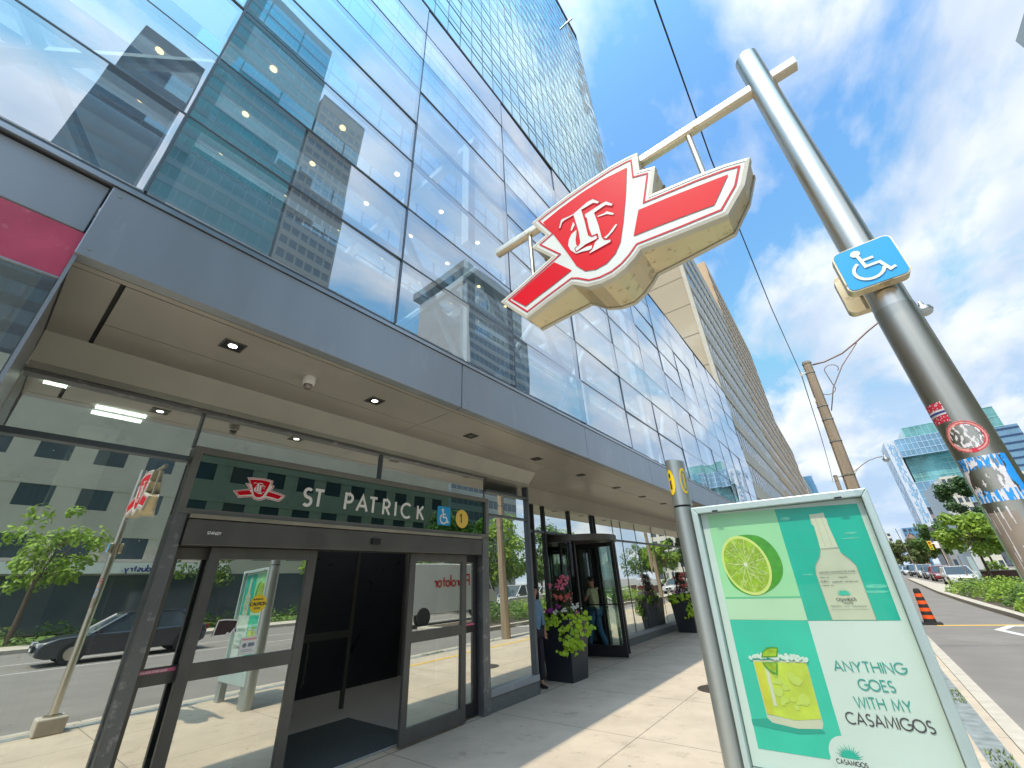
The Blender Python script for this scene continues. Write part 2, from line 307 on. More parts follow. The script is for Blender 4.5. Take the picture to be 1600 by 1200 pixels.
# --- sidewalk: concrete with tooled joints and stains
def sidewalk_mat():
    m_ = newmat('sidewalk'); t = m_.node_tree; b = t.nodes['Principled BSDF']; n = t.nodes.new; l = t.links.new
    b.inputs['Roughness'].default_value = 0.85
    ge = n('ShaderNodeNewGeometry'); sx = n('ShaderNodeSeparateXYZ'); l(ge.outputs['Position'], sx.inputs[0])
    def mth(op, a, bb=None, c=None):
        q = n('ShaderNodeMath'); q.operation = op
        for i, v in enumerate((a, bb, c)):
            if v is None: continue
            if isinstance(v, (int, float)): q.inputs[i].default_value = v
            else: l(v, q.inputs[i])
        return q.outputs[0]
    def line(src, at, wd): return mth('LESS_THAN', mth('ABSOLUTE', mth('SUBTRACT', src, at)), wd)
    ys = mth('ABSOLUTE', mth('SUBTRACT', mth('FRACT', mth('DIVIDE', mth('ADD', sx.outputs[1], 70 * 1.75 - 7.1), 1.75)), 0.5))
    jy = mth('GREATER_THAN', ys, 0.5 - 0.006 / 1.75)
    jx = mth('MAXIMUM', line(sx.outputs[0], -2.54, 0.006), line(sx.outputs[0], -0.9, 0.006))
    jx = mth('MAXIMUM', jx, line(sx.outputs[0], -4.655, 0.012))
    J = mth('MAXIMUM', jx, jy)
    n1_ = n('ShaderNodeTexNoise'); n1_.inputs['Scale'].default_value = 1.3; n1_.inputs['Detail'].default_value = 8; n1_.inputs['Roughness'].default_value = 0.65; l(ge.outputs['Position'], n1_.inputs['Vector'])
    r1 = n('ShaderNodeValToRGB'); e = r1.color_ramp.elements; e[0].position = 0.3; e[1].position = 0.7; e[0].color = (0.42, 0.355, 0.275, 1); e[1].color = (0.56, 0.475, 0.37, 1); l(n1_.outputs[0], r1.inputs[0])
    n2_ = n('ShaderNodeTexNoise'); n2_.inputs['Scale'].default_value = 3.4; n2_.inputs['Detail'].default_value = 9; n2_.inputs['Roughness'].default_value = 0.75; l(ge.outputs['Position'], n2_.inputs['Vector'])
    r2 = n('ShaderNodeValToRGB'); r2.color_ramp.elements[0].position = 0.55; r2.color_ramp.elements[1].position = 0.72; r2.color_ramp.elements[0].color = (1, 1, 1, 1); r2.color_ramp.elements[1].color = (0.55, 0.53, 0.5, 1); l(n2_.outputs[0], r2.inputs[0])
    vo = n('ShaderNodeTexVoronoi'); vo.inputs['Scale'].default_value = 3.1; l(ge.outputs['Position'], vo.inputs['Vector'])
    gum = mth('LESS_THAN', vo.outputs['Distance'], mth('MULTIPLY', n2_.outputs[0], 0.11))
    mu = n('ShaderNodeMixRGB'); mu.blend_type = 'MULTIPLY'; mu.inputs[0].default_value = 0.8; l(r1.outputs[0], mu.inputs[1]); l(r2.outputs[0], mu.inputs[2])
    mg = n('ShaderNodeMixRGB'); mg.inputs[2].default_value = (0.14, 0.12, 0.10, 1); l(mth('MULTIPLY', gum, 0.7), mg.inputs[0]); l(mu.outputs[0], mg.inputs[1])
    mj = n('ShaderNodeMixRGB'); mj.inputs[2].default_value = (0.12, 0.10, 0.085, 1); l(mth('MULTIPLY', J, 0.75), mj.inputs[0]); l(mg.outputs[0], mj.inputs[1])
    l(mj.outputs[0], b.inputs['Base Color'])
    nb = n('ShaderNodeTexNoise'); nb.inputs['Scale'].default_value = 60; nb.inputs['Detail'].default_value = 4; l(ge.outputs['Position'], nb.inputs['Vector'])
    hh = mth('SUBTRACT', mth('MULTIPLY', nb.outputs[0], 0.3), J)
    bb = n('ShaderNodeBump'); bb.inputs['Strength'].default_value = 0.4; bb.inputs['Distance'].default_value = 0.006; l(hh, bb.inputs['Height']); l(bb.outputs[0], b.inputs['Normal'])
    return m_
M['sidewalk'] = sidewalk_mat()

# ------------------------------------------------------------------ 2-D lettering (stroke glyphs, cap height 1)
def arc(cx, cy, rx, ry, a0, a1, n=14): return [(cx + rx * cos(rad(a0 + (a1 - a0) * i / n)), cy + ry * sin(rad(a0 + (a1 - a0) * i / n))) for i in range(n + 1)]
GL = {
 'A': (.80, [[(0, 0), (.40, 1), (.80, 0)], [(.14, .33), (.66, .33)]]),
 'B': (.55, [[(0, 0), (0, 1), (.25, 1)] + arc(.25, .76, .24, .24, 90, -90) + [(0, .52)], [(.25, .52)] + arc(.27, .26, .28, .26, 90, -90) + [(0, 0)]]),
 'C': (.80, [arc(.50, .5, .50, .5, 50, 310, 20)]),
 'D': (.68, [[(0, 0), (0, 1), (.2, 1)] + arc(.2, .5, .48, .5, 90, -90) + [(0, 0)]]),
 'E': (.48, [[(.48, 1), (0, 1), (0, 0), (.48, 0)], [(0, .52), (.44, .52)]]),
 'F': (.46, [[(.46, 1), (0, 1), (0, 0)], [(0, .52), (.42, .52)]]),
 'G': (.88, [arc(.50, .5, .50, .5, 48, 360, 22) + [(.58, .5)]]),
 'H': (.66, [[(0, 0), (0, 1)], [(.66, 0), (.66, 1)], [(0, .52), (.66, .52)]]),
 'I': (.02, [[(.01, 0), (.01, 1)]]),
 'K': (.58, [[(0, 0), (0, 1)], [(.54, 1), (.02, .48)], [(.16, .62), (.58, 0)]]),
 'L': (.44, [[(0, 1), (0, 0), (.44, 0)]]),
 'M': (.90, [[(0, 0), (.10, 1), (.45, .15), (.80, 1), (.90, 0)]]),
 'N': (.70, [[(0, 0), (0, 1), (.70, 0), (.70, 1)]]),
 'O': (1.0, [arc(.5, .5, .5, .5, 0, 360, 28)]),
 'P': (.50, [[(0, 0), (0, 1), (.24, 1)] + arc(.24, .74, .26, .26, 90, -90) + [(0, .48)]]),
 'R': (.54, [[(0, 0), (0, 1), (.24, 1)] + arc(.24, .74, .26, .26, 90, -90) + [(0, .48)], [(.22, .48), (.54, 0)]]),
 'S': (.50, [arc(.25, .75, .23, .25, 40, 250, 12) + [(.36, .46)] + arc(.25, .25, .25, .25, 50, -140, 12)]),
 'T': (.60, [[(0, 1), (.60, 1)], [(.30, 1), (.30, 0)]]),
 'U': (.62, [[(0, 1), (0, .3)] + arc(.31, .31, .31, .31, 180, 360) + [(.62, 1)]]),
 'W': (1.1, [[(0, 1), (.28, 0), (.55, .95), (.82, 0), (1.1, 1)]]),
 'Y': (.70, [[(0, 1), (.35, .46), (.70, 1)], [(.35, .46), (.35, 0)]]),
 'q': (.46, [arc(.23, .25, .23, .25, 0, 360), [(.46, .5), (.46, -.3)]]),
 'u': (.40, [[(0, .5), (0, .18)] + arc(.2, .2, .2, .2, 180, 360) + [(.4, .5)]]),
 'i': (.06, [[(.03, 0), (.03, .5)], [(.03, .66), (.03, .74)]]),
 'l': (.06, [[(.03, 0), (.03, 1)]]),
 'a': (.46, [arc(.23, .25, .23, .25, 0, 360), [(.46, .5), (.46, 0)]]),
 'e': (.46, [[(0, .25), (.46, .25)] + arc(.23, .25, .23, .25, 0, 310)]),
 'o': (.48, [arc(.24, .25, .24, .25, 0, 360)]),
 'r': (.28, [[(0, .5), (0, 0)], arc(.2, .25, .2, .22, 180, 70)]),
 't': (.32, [[(.14, .8), (.14, 0)], [(0, .5), (.32, .5)]]),
 'n': (.40, [[(0, .5), (0, 0)], arc(.2, .28, .2, .2, 180, 0) + [(.4, 0)]]),
 'd': (.46, [arc(.23, .25, .23, .25, 0, 360), [(.46, 1), (.46, 0)]]),
 's': (.34, [arc(.17, .37, .15, .13, 40, 250, 8) + arc(.17, .13, .17, .13, 60, -140, 8)]),
 'y': (.42, [[(0, .5), (.22, .0)], [(.42, .5), (.12, -.3)]]),
 '.': (.06, [[(.03, 0), (.03, .1)]]),
 '1': (.30, [[(0, .78), (.22, 1), (.22, 0)]]),
 ' ': (.35, []),
}
def ribbon(pl, t):
    out = []; n = len(pl); closed = (abs(pl[0][0] - pl[-1][0]) < 1e-6 and abs(pl[0][1] - pl[-1][1]) < 1e-6 and n > 3)
    Lf, Rt = [], []
    for i in range(n):
        p = Vector(pl[i])
        a = Vector(pl[i - 1]) if i > 0 else (Vector(pl[n - 2]) if closed else None)
        b = Vector(pl[i + 1]) if i < n - 1 else (Vector(pl[1]) if closed else None)
        d0 = (p - a).normalized() if a is not None else None; d1_ = (b - p).normalized() if b is not None else None
        if d0 is None: d0 = d1_
        if d1_ is None: d1_ = d0
        n0 = Vector((-d0.y, d0.x)); n1__ = Vector((-d1_.y, d1_.x)); nn = (n0 + n1__)
        if nn.length < 1e-4: nn = n0
        nn.normalize(); k = min(2.2, 1 / max(0.3, nn.dot(n0)))
        Lf.append(tuple(p + nn * t / 2 * k)); Rt.append(tuple(p - nn * t / 2 * k))
    for i in range(n - 1): out.append([Lf[i], Lf[i + 1], Rt[i + 1], Rt[i]])
    return out
def text2d(s, h, t, track=0.22):
    polys = []; x = 0
    for ch in s:
        wd, pls = GL[ch]
        for pl in pls:
            polys += ribbon([(x + px * h, py * h) for px, py in pl], t)
        x += (wd + track) * h
    return polys, x - track * h
def place(polys, x, y, w=None, dx=0, slope=0, sx=1, shear=0):
    return [[(x + px * sx + shear * py, y + py + slope * px * sx) for px, py in p] for p in polys]
def flat(name, polys, fmap, mat, parent, label=None):
    b = MB()
    for p in polys: b.poly([fmap(*q) for q in p])
    return b.build(name, mat, parent, label=label)
def circle(cx, cy, rx, ry=None, n=32): ry = ry or rx; return [(cx + rx * cos(2 * pi * k / n), cy + ry * sin(2 * pi * k / n)) for k in range(n)]
def wheelchair(cx, cy, h, t):
    f = lambda l: [(cx + x * h, cy + y * h) for x, y in l]
    P_ = [circle(cx - 0.12 * h, cy + 0.40 * h, 0.10 * h, n=16)]
    for l in ([(-0.10, .30), (-0.06, -.06), (.22, -.06), (.33, -.36), (.44, -.32)], [(-0.08, .14), (.16, .14)]): P_ += ribbon(f(l), t)
    P_ += ribbon(f(arc(-.03, -.16, .29, .29, 120, 345, 16)), t)
    return P_
# emblem outlines traced in the sign's own plane (x, z in metres)
EM_OUT = [(-.89, 3.525), (-.78, 3.543), (-.63, 3.558), (-.5, 3.563), (-.36, 3.56), (-.28, 3.547), (-.225, 3.532), (-.238, 3.405), (-.165, 3.37), (-.215, 3.212), (-.02, 3.172), (.09, 3.142), (.175, 3.108), (.12, 2.985), (.03, 2.885), (-.15, 2.908), (-.325, 2.935), (-.36, 2.905), (-.41, 2.875), (-.47, 2.857), (-.54, 2.857), (-.61, 2.876), (-.67, 2.925), (-.69, 2.936), (-.83, 2.905), (-.98, 2.868), (-1.15, 3.07), (-.98, 3.118), (-.785, 3.182), (-.905, 3.335), (-.805, 3.362)]
EM_SHIELD = [(-.81, 3.465), (-.69, 3.487), (-.55, 3.500), (-.42, 3.497), (-.29, 3.472), (-.33, 3.29), (-.37, 3.14), (-.405, 3.03), (-.44, 2.98), (-.49, 2.95), (-.55, 2.948), (-.605, 2.972), (-.645, 3.03), (-.69, 3.16), (-.745, 3.31)]
EM_WR = [(-.29, 3.16), (-.15, 3.133), (-.03, 3.105), (.085, 3.078), (0.0, 2.962), (-.10, 2.982), (-.22, 3.005), (-.34, 3.025)]
EM_WL = [(-.77, 3.135), (-.675, 3.02), (-.79, 2.99), (-.88, 2.97), (-.975, 2.945), (-1.065, 3.045), (-.92, 3.09)]
EM_L = {
 'T1': [(-0.713, 3.343), (-0.694, 3.393), (-0.686, 3.396), (-0.62, 3.382), (-0.528, 3.406), (-0.495, 3.402), (-0.463, 3.355), (-0.472, 3.349), (-0.496, 3.373), (-0.568, 3.376), (-0.56, 3.283), (-0.555, 3.177), (-0.538, 3.153), (-0.515, 3.151), (-0.51, 3.129), (-0.516, 3.125), (-0.575, 3.13), (-0.632, 3.118), (-0.636, 3.143), (-0.614, 3.148), (-0.603, 3.161), (-0.602, 3.236), (-0.615, 3.372), (-0.671, 3.376), (-0.689, 3.371), (-0.704, 3.339)],
 'T2': [(-0.552, 3.331), (-0.45, 3.334), (-0.428, 3.331), (-0.398, 3.286), (-0.406, 3.279), (-0.434, 3.308), (-0.502, 3.302), (-0.491, 3.198), (-0.488, 3.118), (-0.479, 3.092), (-0.447, 3.074), (-0.45, 3.06), (-0.562, 3.059), (-0.564, 3.068), (-0.543, 3.079), (-0.527, 3.110), (-0.502, 3.120), (-0.504, 3.156), (-0.535, 3.162), (-0.543, 3.216), (-0.545, 3.298), (-0.552, 3.308)],
 'Ct': [(-0.488, 3.268), (-0.452, 3.259), (-0.436, 3.262), (-0.404, 3.223), (-0.41, 3.216), (-0.438, 3.244), (-0.486, 3.26)],
 'Cb': [(-0.408, 3.149), (-0.4, 3.141), (-0.428, 3.115), (-0.467, 3.094), (-0.477, 3.108), (-0.453, 3.114)],
 'bw': [(-0.613, 3.259), (-0.618, 3.227), (-0.627, 3.196), (-0.627, 3.158), (-0.619, 3.149), (-0.641, 3.145), (-0.636, 3.112), (-0.577, 3.112), (-0.545, 3.102), (-0.548, 3.084), (-0.565, 3.082), (-0.601, 3.096), (-0.636, 3.105), (-0.663, 3.147), (-0.673, 3.187), (-0.664, 3.224), (-0.643, 3.252)],
 'tk': [(-0.624, 3.327), (-0.618, 3.3), (-0.64, 3.272), (-0.646, 3.281), (-0.636, 3.304)]}
def inset(poly, d):
    n = len(poly); out = []; A = sum(poly[i][0] * poly[(i + 1) % n][1] - poly[(i + 1) % n][0] * poly[i][1] for i in range(n)); s = 1 if A > 0 else -1
    for i in range(n):
        p = Vector(poly[i]); a = (p - Vector(poly[i - 1])).normalized(); b = (Vector(poly[(i + 1) % n]) - p).normalized()
        na = Vector((-a.y, a.x)) * s; nb = Vector((-b.y, b.x)) * s; nn = na + nb
        if nn.length < 0.05: nn = na
        nn.normalize(); k = min(2.6, 1 / max(0.25, nn.dot(na)))
        out.append(tuple(p + nn * d * k))
    return out
def ring(poly, d0, d1_):
    a = inset(poly, d0); b = inset(poly, d1_); n = len(a)
    return [[a[i], a[(i + 1) % n], b[(i + 1) % n], b[i]] for i in range(n)]

# ================================================================== SETTING
# (the sheets of the ground)
b = MB(); b.quad((-1500, -1500, -0.13), (1500, -1500, -0.13), (1500, 2500, -0.13), (-1500, 2500, -0.13)); tag(b.build('road', M['asphalt']), 'worn grey asphalt road beside the curb', 'road', kind='structure')
b = MB(); b.box(-30, 0.655, -60, 130, -0.128, 0.0); tag(b.build('sidewalk', M['sidewalk']), 'beige concrete sidewalk with tooled joints', 'sidewalk', kind='structure')
b = MB()
for k in range(-20, 60): b.box(0.66, 0.82, k * 2.2 + .006, (k + 1) * 2.2 - .006, -0.126, 0.006)
tag(b.build('curb', M['curb'], bevel=0.008), 'pale concrete curb between sidewalk and road', 'curb', kind='structure')
b = MB(); b.quad((0.36, -20, 0.004), (0.56, -20, 0.004), (0.56, 100, 0.004), (0.36, 100, 0.004)); tag(b.build('path', M['paver']), 'grey paver strip with weeds beside the curb', 'path', kind='structure')
b = MB(); rr = random.Random(3)
for k in range(900):
    y = rr.uniform(4, 20) if k % 3 else rr.uniform(5, 11); x = rr.uniform(0.38, 0.55)
    if sin(y * 2.3) + sin(y * 5.1 + 1) < 0.3: continue
    for j in range(3):
        a = rr.uniform(0, 2 * pi); h = rr.uniform(.015, .05); dx, dy = cos(a) * .02, sin(a) * .02
        b.poly([(x - dy * .3, y + dx * .3, .006), (x + dy * .3, y - dx * .3, .006), (x + dx, y + dy, h)])
tag(b.build('grass', M['grassy']), 'weeds growing in the paver strip by the curb', 'grass', kind='stuff')
# painted lines
b = MB(); b.quad((1.35, 19.3, -0.126), (8.0, 20.9, -0.126), (8.0, 21.15, -0.126), (1.35, 19.55, -0.126))
b.quad((-0.52, 5, 0.004), (-0.38, 5, 0.004), (-0.38, 30, 0.004), (-0.52, 30, 0.004))
tag(b.build('road_marking', M['paint_yellow']), 'yellow painted line', 'marking', kind='structure')
b = MB()
o_ = [(2.42, 18.5), (2.93, 19.75), (4.1, 19.7), (4.1, 16.2), (2.72, 17.0)]; i_ = [(2.62, 18.45), (3.0, 19.45), (3.95, 19.4), (3.95, 16.6), (2.85, 17.25)]
for i in range(5): b.poly([(o_[i][0], o_[i][1], -.126), (o_[(i + 1) % 5][0], o_[(i + 1) % 5][1], -.126), (i_[(i + 1) % 5][0], i_[(i + 1) % 5][1], -.126), (i_[i][0], i_[i][1], -.126)])
for x in (11.2, 14.4): b.quad((x, -60, -.126), (x + .12, -60, -.126), (x + .12, 120, -.126), (x, 120, -.126))
tag(b.build('road_marking', M['paint_white']), 'white painted arrow and lane lines on the road', 'marking', kind='structure')
# median island and far verge
b = MB()
isl = [(3.46, 14), (3.50, 22), (3.42, 26), (3.40, 31), (3.45, 39), (3.9, 55), (4.5, 76), (5.1, 76), (5.0, 55), (5.4, 44), (7.4, 41), (7.6, 14)]
b.prism(isl, lambda p: (p[0], p[1], -.127), lambda p: (p[0], p[1], 0.02))
tag(b.build('kerbed_island', M['curb'], bevel=0.01), 'concrete edged traffic island', 'island', kind='structure')
b = MB(); isl2 = [(3.72, 14.3), (3.75, 38.8), (5.3, 42), (7.2, 40.6), (7.35, 14.3)]; b.poly([(x, y, 0.03) for x, y in isl2]); tag(b.build('soil_bed', M['soil']), 'soil bed on the traffic island', 'soil', kind='structure')
b = MB(); b.box(20.0, 20.25, -60, 130, -.127, .02); b.box(20.25, 23.5, -60, 130, -.127, 0.0); tag(b.build('pavement', M['curb']), 'pavement on the far side of the street', 'pavement', kind='structure')
b = MB(); b.box(23.5, 31, -60, 130, -.127, 0.03); tag(b.build('lawn', M['lawn']), 'lawn on the far side of the street', 'lawn', kind='structure')

# ================================================================== THE GLASS PODIUM BUILDING
W = -4.67; F = -3.2; RX = -5.4; SZ = 3.56; YE = 26.3; YS = -6.66
pod = empty('glass_podium_building', (F, 0, 0), 'low glass fronted block with a grey metal canopy over the station entrance', 'building')
def PB(mb, name, mat, parent=pod, **k):      # parts modelled in world space, parent at its base
    par = parent
    off = Vector((0, 0, 0)); q = par
    while q is not None: off += q.location; q = q.parent
    mb.v = [tuple(Vector(v) - off) for v in mb.v]
    return mb.build(name, mat, parent, **k)
def flatp(name, polys, fmap, mat, parent, label=None):
    bb = MB(); p0, p1 = fmap(0, 0), fmap(1, 1); ax = [i for i in range(3) if abs(p0[i] - p1[i]) < 1e-9][0]; sg_ = -1 if p0[ax] > 0 else 1
    for k, p in enumerate(polys):
        pts_ = [list(fmap(*q)) for q in p]
        for q in pts_: q[ax] += sg_ * min(k, 200) * 4e-6
        bb.poly([tuple(q) for q in pts_])
    return PB(bb, name, mat, parent, label=label)
# fascia panels (joints at 3.18, 6.40, 9.55 ...)
js = [-0.205, 3.18, 6.40, 9.56, 12.8, 16.0, 19.2, 22.4, YE]
for i in range(len(js) - 1):
    b = MB(); b.box(F - 0.10, F, js[i] + (.008 if i else 0), js[i + 1] - .008, SZ, 4.17); PB(b, 'fascia_panel', M['alu_dark'], bevel=0.006)
b = MB(); b.box(F - 0.12, F - 0.03, YS, -0.215, 3.745, 4.16); PB(b, 'fascia_panel', M['alu_dark'], bevel=0.006)
for y in js[:-1]:
    for z in (3.62, 4.11):
        b = MB(); b.tube([(F - .002, y + .05, z), (F + .004, y + .05, z)], .009, 8); PB(b, 'screw', M['steel'])
b = MB(); b.box(F - 0.30, F + 0.012, YS, 1.0, 4.175, 4.215); b.box(F - 0.30, F + 0.012, 1.0, YE, 4.175, 4.215); PB(b, 'flashing', P('flashing', (0.45, 0.47, 0.5), 0.3, 0.9, 0.1))
b = MB(); b.box(F - .25, F - .012, YS, YE, 4.217, 4.255); PB(b, 'sill_track', M['mullion'])
# soffit boards
def soff(x0, x1, y0, y1, mat=M['soffit']):
    b = MB(); b.box(x0, x1, y0, y1, SZ, SZ + .03); return PB(b, 'soffit_panel', mat)
ys = [-0.2] + js[1:]
for i in range(len(ys) - 1):
    y0, y1 = ys[i] + .004, ys[i + 1] - .004
    soff(-3.36, F - .105, y0, y1)
    yy = y0 + (0.27 if i == 0 else 0)
    xin = W - .02 if y0 < 6.4 else RX - .1
    if i == 0: soff(W - .02, -3.37, y0, 0.045); yy = 0.075
    soff(-4.03, -3.375, yy, y1); soff(xin, -4.04, yy, y1)
b = MB(); b.box(RX - .1, -3.15 - .16, -0.2, YE, SZ + .045, SZ + .07); PB(b, 'soffit_backing', M['black'])
# left return of the canopy and metal cove above the shop front
b = MB(); b.box(W, F - .105, -0.27, -0.206, 2.7, 3.9); PB(b, 'canopy_return', M['alu_dark'])
b = MB(); b.poly([(W + .22, -.2, SZ - .002), (W + .22, 6.5, SZ - .002), (W + .04, 6.5, 3.36), (W + .04, -.2, 3.36)]); b.poly([(W + .04, -.2, 3.36), (W + .04, 6.5, 3.36), (W + .04, 6.5, 3.30), (W + .04, -.2, 3.30)])
b.poly([(W + .22, 6.5, SZ - .002), (W + .04, 6.5, 3.36), (W + .04, 6.5, 3.30), (RX, 6.5, 3.30), (RX, 6.5, SZ - .002)])
b.poly([(W + .04, 6.5, 3.30), (RX, 6.5, 3.30), (RX, 5.3, 3.30), (W + .04, 5.3, 3.30)])
PB(b, 'cove', P('cove', (0.34, 0.345, 0.31), 0.4, 0.2, 0.15, 1.5))
b = MB(); b.box(RX - .02, RX + .10, 6.52, YE, 3.20, SZ - .003); PB(b, 'cove', M['soffit'])

# upper glass wall
rows = [4.25, 5.2, 6.12, 7.07, 8.0, 8.9, 9.85, 10.8, 11.72]
cols = [-0.06 + 2.185 * k for k in range(-3, 13)]; cols[-1] = YE
rg = random.Random(11)
pcount = 0; rest = MB()
for j in range(len(rows) - 1):
    for i in range(len(cols) - 1):
        y0, y1, z0, z1 = cols[i] + .012, cols[i + 1] - .012, rows[j] + .01, rows[j + 1] - .01
        t1, t2, t3 = [rg.uniform(-.011, .011) for _ in range(3)]
        if 0 <= cols[i] - .1 < 0 or i == 2: t1 += .006; t2 -= .004
        q = [(F + t1, y0, z0), (F + t2, y1, z0), (F + t2 + t3, y1, z1), (F + t1 + t3, y0, z1)]
        if pcount < 98 and 1 <= i <= 13:
            b = MB(); b.poly(q); PB(b, 'window', M['glass_up']); pcount += 1
        else: rest.poly(q)
PB(rest, 'window', M['glass_up'], kind='stuff')
b = MB()
for y in cols: b.box(F - .09, F + .008, y - .008, y + .008, 4.26, 11.74)
for z in rows[1:-1]:
    for i in range(len(cols) - 1): b.box(F - .06, F + .006, cols[i] + .010, cols[i + 1] - .010, z - .0065, z + .0065)
PB(b, 'curtain_wall_frame', M['mullion'])
b = MB(); b.box(F - .4, F + .02, YS, YE, 11.74, 11.80); PB(b, 'roof_coping', M['frame_black'])
b = MB(); b.box(-22, -12.2, YS, YE, 11.66, 11.78); PB(b, 'roof', M['int_white'])
b = MB(); b.quad((-12.2, YS, 11.72), (F - .41, YS, 11.72), (F - .41, YE, 11.72), (-12.2, YE, 11.72)); PB(b, 'added_glass_roof', G('added_glass_roof', (.82, .9, .95), .05))  # glazing added in place of solid roof so daylight brightens the interior
b = MB(); b.box(F - .5, F - .01, YE, YE + .06, 0, 11.78); PB(b, 'end_wall', M['alu_dark'])
# what stands behind the glass: floor slabs, beams, bracing, lamps
b = MB(); b.box(-12, -3.7, YS, YE - .1, 4.02, 4.24); b.box(-12, -6.3, YS, YE - .1, 7.62, 7.9); PB(b, 'interior_floor', M['int_white'])
b = MB()
for k in range(6):
    x = -4.81 - k * 1.365; b.box(x - .30, x + .30, YS, YE - .2, 11.2, 11.6)
for x in (-4.4, -5.3, -6.2): b.box(x - .13, x + .13, YS, YE - .2, 7.42, 7.6)
for y in [-4.4 + 4.37 * k for k in range(8)]: b.box(-12, -4.0, y - .1, y + .1, 11.0, 11.19); b.box(-4.35, -4.15, y - .1, y + .1, 4.25, 7.4); b.box(-4.35, -4.15, y - .1, y + .1, 7.9, 11.0)
PB(b, 'beam', M['int_white'])
for k, (y0, y1) in enumerate([(2.3, 4.5), (4.5, 6.6), (6.6, 8.8), (13, 15), (0, -2)]):
    b = MB(); b.tube([(-4.1, y0, 4.3), (-4.1, y1, 7.3)], .07, 8); b.tube([(-4.1, y1, 4.3), (-4.1, y0, 7.3)], .07, 8); PB(b, 'brace', M['int_white'])
for x in (-6.18, -7.54, -8.905):
    for k in range(9):
        y = -2.42 + k * 1.525
        b = MB(); b.lathe(x, y, [(0.0, 11.192), (.065, 11.192)], 14); PB(b, 'ceiling_lamp', M['lamp_warm'])
b = MB(); b.box(-12.1, -12.02, YS, YE, 4.2, 11.6); PB(b, 'interior_wall', P('int_blue', (0.45, 0.52, 0.58), 0.6, 0, 0.1))

# --- left flush shop window on the outer plane
b = MB(); b.quad((F - .03, YS, 3.375), (F - .03, -.205, 3.375), (F - .03, -.205, 3.735), (F - .03, YS, 3.735)); PB(b, 'red_window_band', P('redband', (0.50, 0.07, 0.13), 0.25, 0, 0.25, 3, spec=0.6, dirt=(.62, .22, .28), ds=4), label='dusty red glazed band under the grey fascia')
b = MB(); b.quad((F - .035, YS, 0.1), (F - .035, -.21, .1), (F - .035, -.21, 3.36), (F - .035, YS, 3.36)); PB(b, 'window', M['glass_store'])
b = MB(); b.box(F - .07, F - .02, -.203, -.186, 0, 3.735); b.box(F - .06, F - .025, YS, -.205, 3.362, 3.373); PB(b, 'corner_frame', M['alu_dark'])
b = MB(); b.quad((W + .02, -.285, 0), (F - .12, -.285, 0), (F - .12, -.285, 2.7), (W + .02, -.285, 2.7)); PB(b, 'window', M['glass_store'])

# --- shop front on the recessed line x = W
def fr(name, x0, x1, y0, y1, z0, z1, mat=M['frame'], par=pod, bev=0.003, label=None):
    b = MB(); b.box(x0, x1, y0, y1, z0, z1); return PB(b, name, mat, par, bevel=bev, label=label)
fr('frame_rail', W - .08, W + .015, -.2, 1.01, 2.775, 2.825, M['mullion'])
fr('frame_rail', W - .08, W + .03, -.2, 5.24, 3.265, 3.298, M['post_grey'])
fr('frame_rail', W - .08, W + .03, 5.25, 6.46, 3.06, 3.10, M['mullion']); fr('frame_rail', W - .08, W + .012, 5.27, 6.44, 2.665, 2.70, M['mullion'])
fr('frame_post', W - .09, W + .012, 3.10, 3.13, 2.93, 3.262, M['mullion']); fr('frame_post', W - .09, W + .01, 1.015, 1.035, 2.93, 3.262, M['mullion'])
fr('frame_post', W - .10, W + .07, 1.03, 1.125, 0, 2.30, M['post_grey'], bev=.006); fr('frame_post', W - .10, W + .05, 5.10, 5.25, 0, 2.30, M['post_grey'], bev=.006)
fr('frame_post', W - .10, W + .02, 6.43, 6.49, .0, 3.30, M['mullion'])
def pane(y0, y1, z0, z1, x=W - .03, mat=M['glass_store'], par=pod, tilt=0.0):
    b = MB(); b.quad((x, y0, z0), (x + tilt, y1, z0), (x + tilt, y1, z1), (x, y0, z1)); return PB(b, 'window', mat, par)
pane(-.2, 1.02, .02, 2.78); pane(-.2, 1.02, 2.82, 3.27); pane(1.03, 3.10, 2.93, 3.27, tilt=.004); pane(3.13, 5.22, 2.93, 3.27)
pane(5.25, 6.44, .26, 2.67, tilt=-.006); pane(5.25, 6.44, 2.70, 3.06)
b = MB(); b.box(W - .1, W + .03, 5.26, 6.46, 0.0, .178); PB(b, 'stone_base', M['granite'], bevel=.004)
b = MB(); b.box(W - .1, W + .045, 5.26, 6.47, .180, .265); PB(b, 'window_sill', M['alu_dark'], bevel=.004)
# side return of the corner
b = MB(); b.quad((RX, 6.47, .26), (W - .1, 6.47, .26), (W - .1, 6.47, 3.1), (RX, 6.47, 3.1)); PB(b, 'window', M['glass_store'])
# station sign band
sb = empty('station_sign', (0, 1.03, 2.3)); sb.parent = pod; sb.location = (W - F, 1.03, 2.3); KIDS.setdefault(pod.name, []).append(sb)
for z0, z1, y0, y1 in ((2.865, 2.925, 1.03, 5.25), (2.30, 2.352, 1.03, 5.25), (2.353, 2.864, 1.03, 1.095), (2.353, 2.864, 5.18, 5.25)):
    fr('sign_frame', W - .05, W + .06, y0, y1, z0, z1, P('signframe', (0.20, 0.195, 0.18), .45, .4, .12) if z0 == 2.865 else bpy.data.materials['signframe'], sb)
b = MB(); b.quad((W + .02, 1.09, 2.35), (W + .02, 5.19, 2.35), (W + .02, 5.19, 2.87), (W + .02, 1.09, 2.87)); PB(b, 'sign_panel', M['glass_sign'], sb)
b = MB(); b.quad((W + .0, 1.09, 2.35), (W + .0, 5.19, 2.35), (W + .0, 5.19, 2.87), (W + .0, 1.09, 2.87)); PB(b, 'sign_backing', M['sign_back'], sb)
XM = lambda dx: (lambda a, z: (W + .02 + dx, a, z))
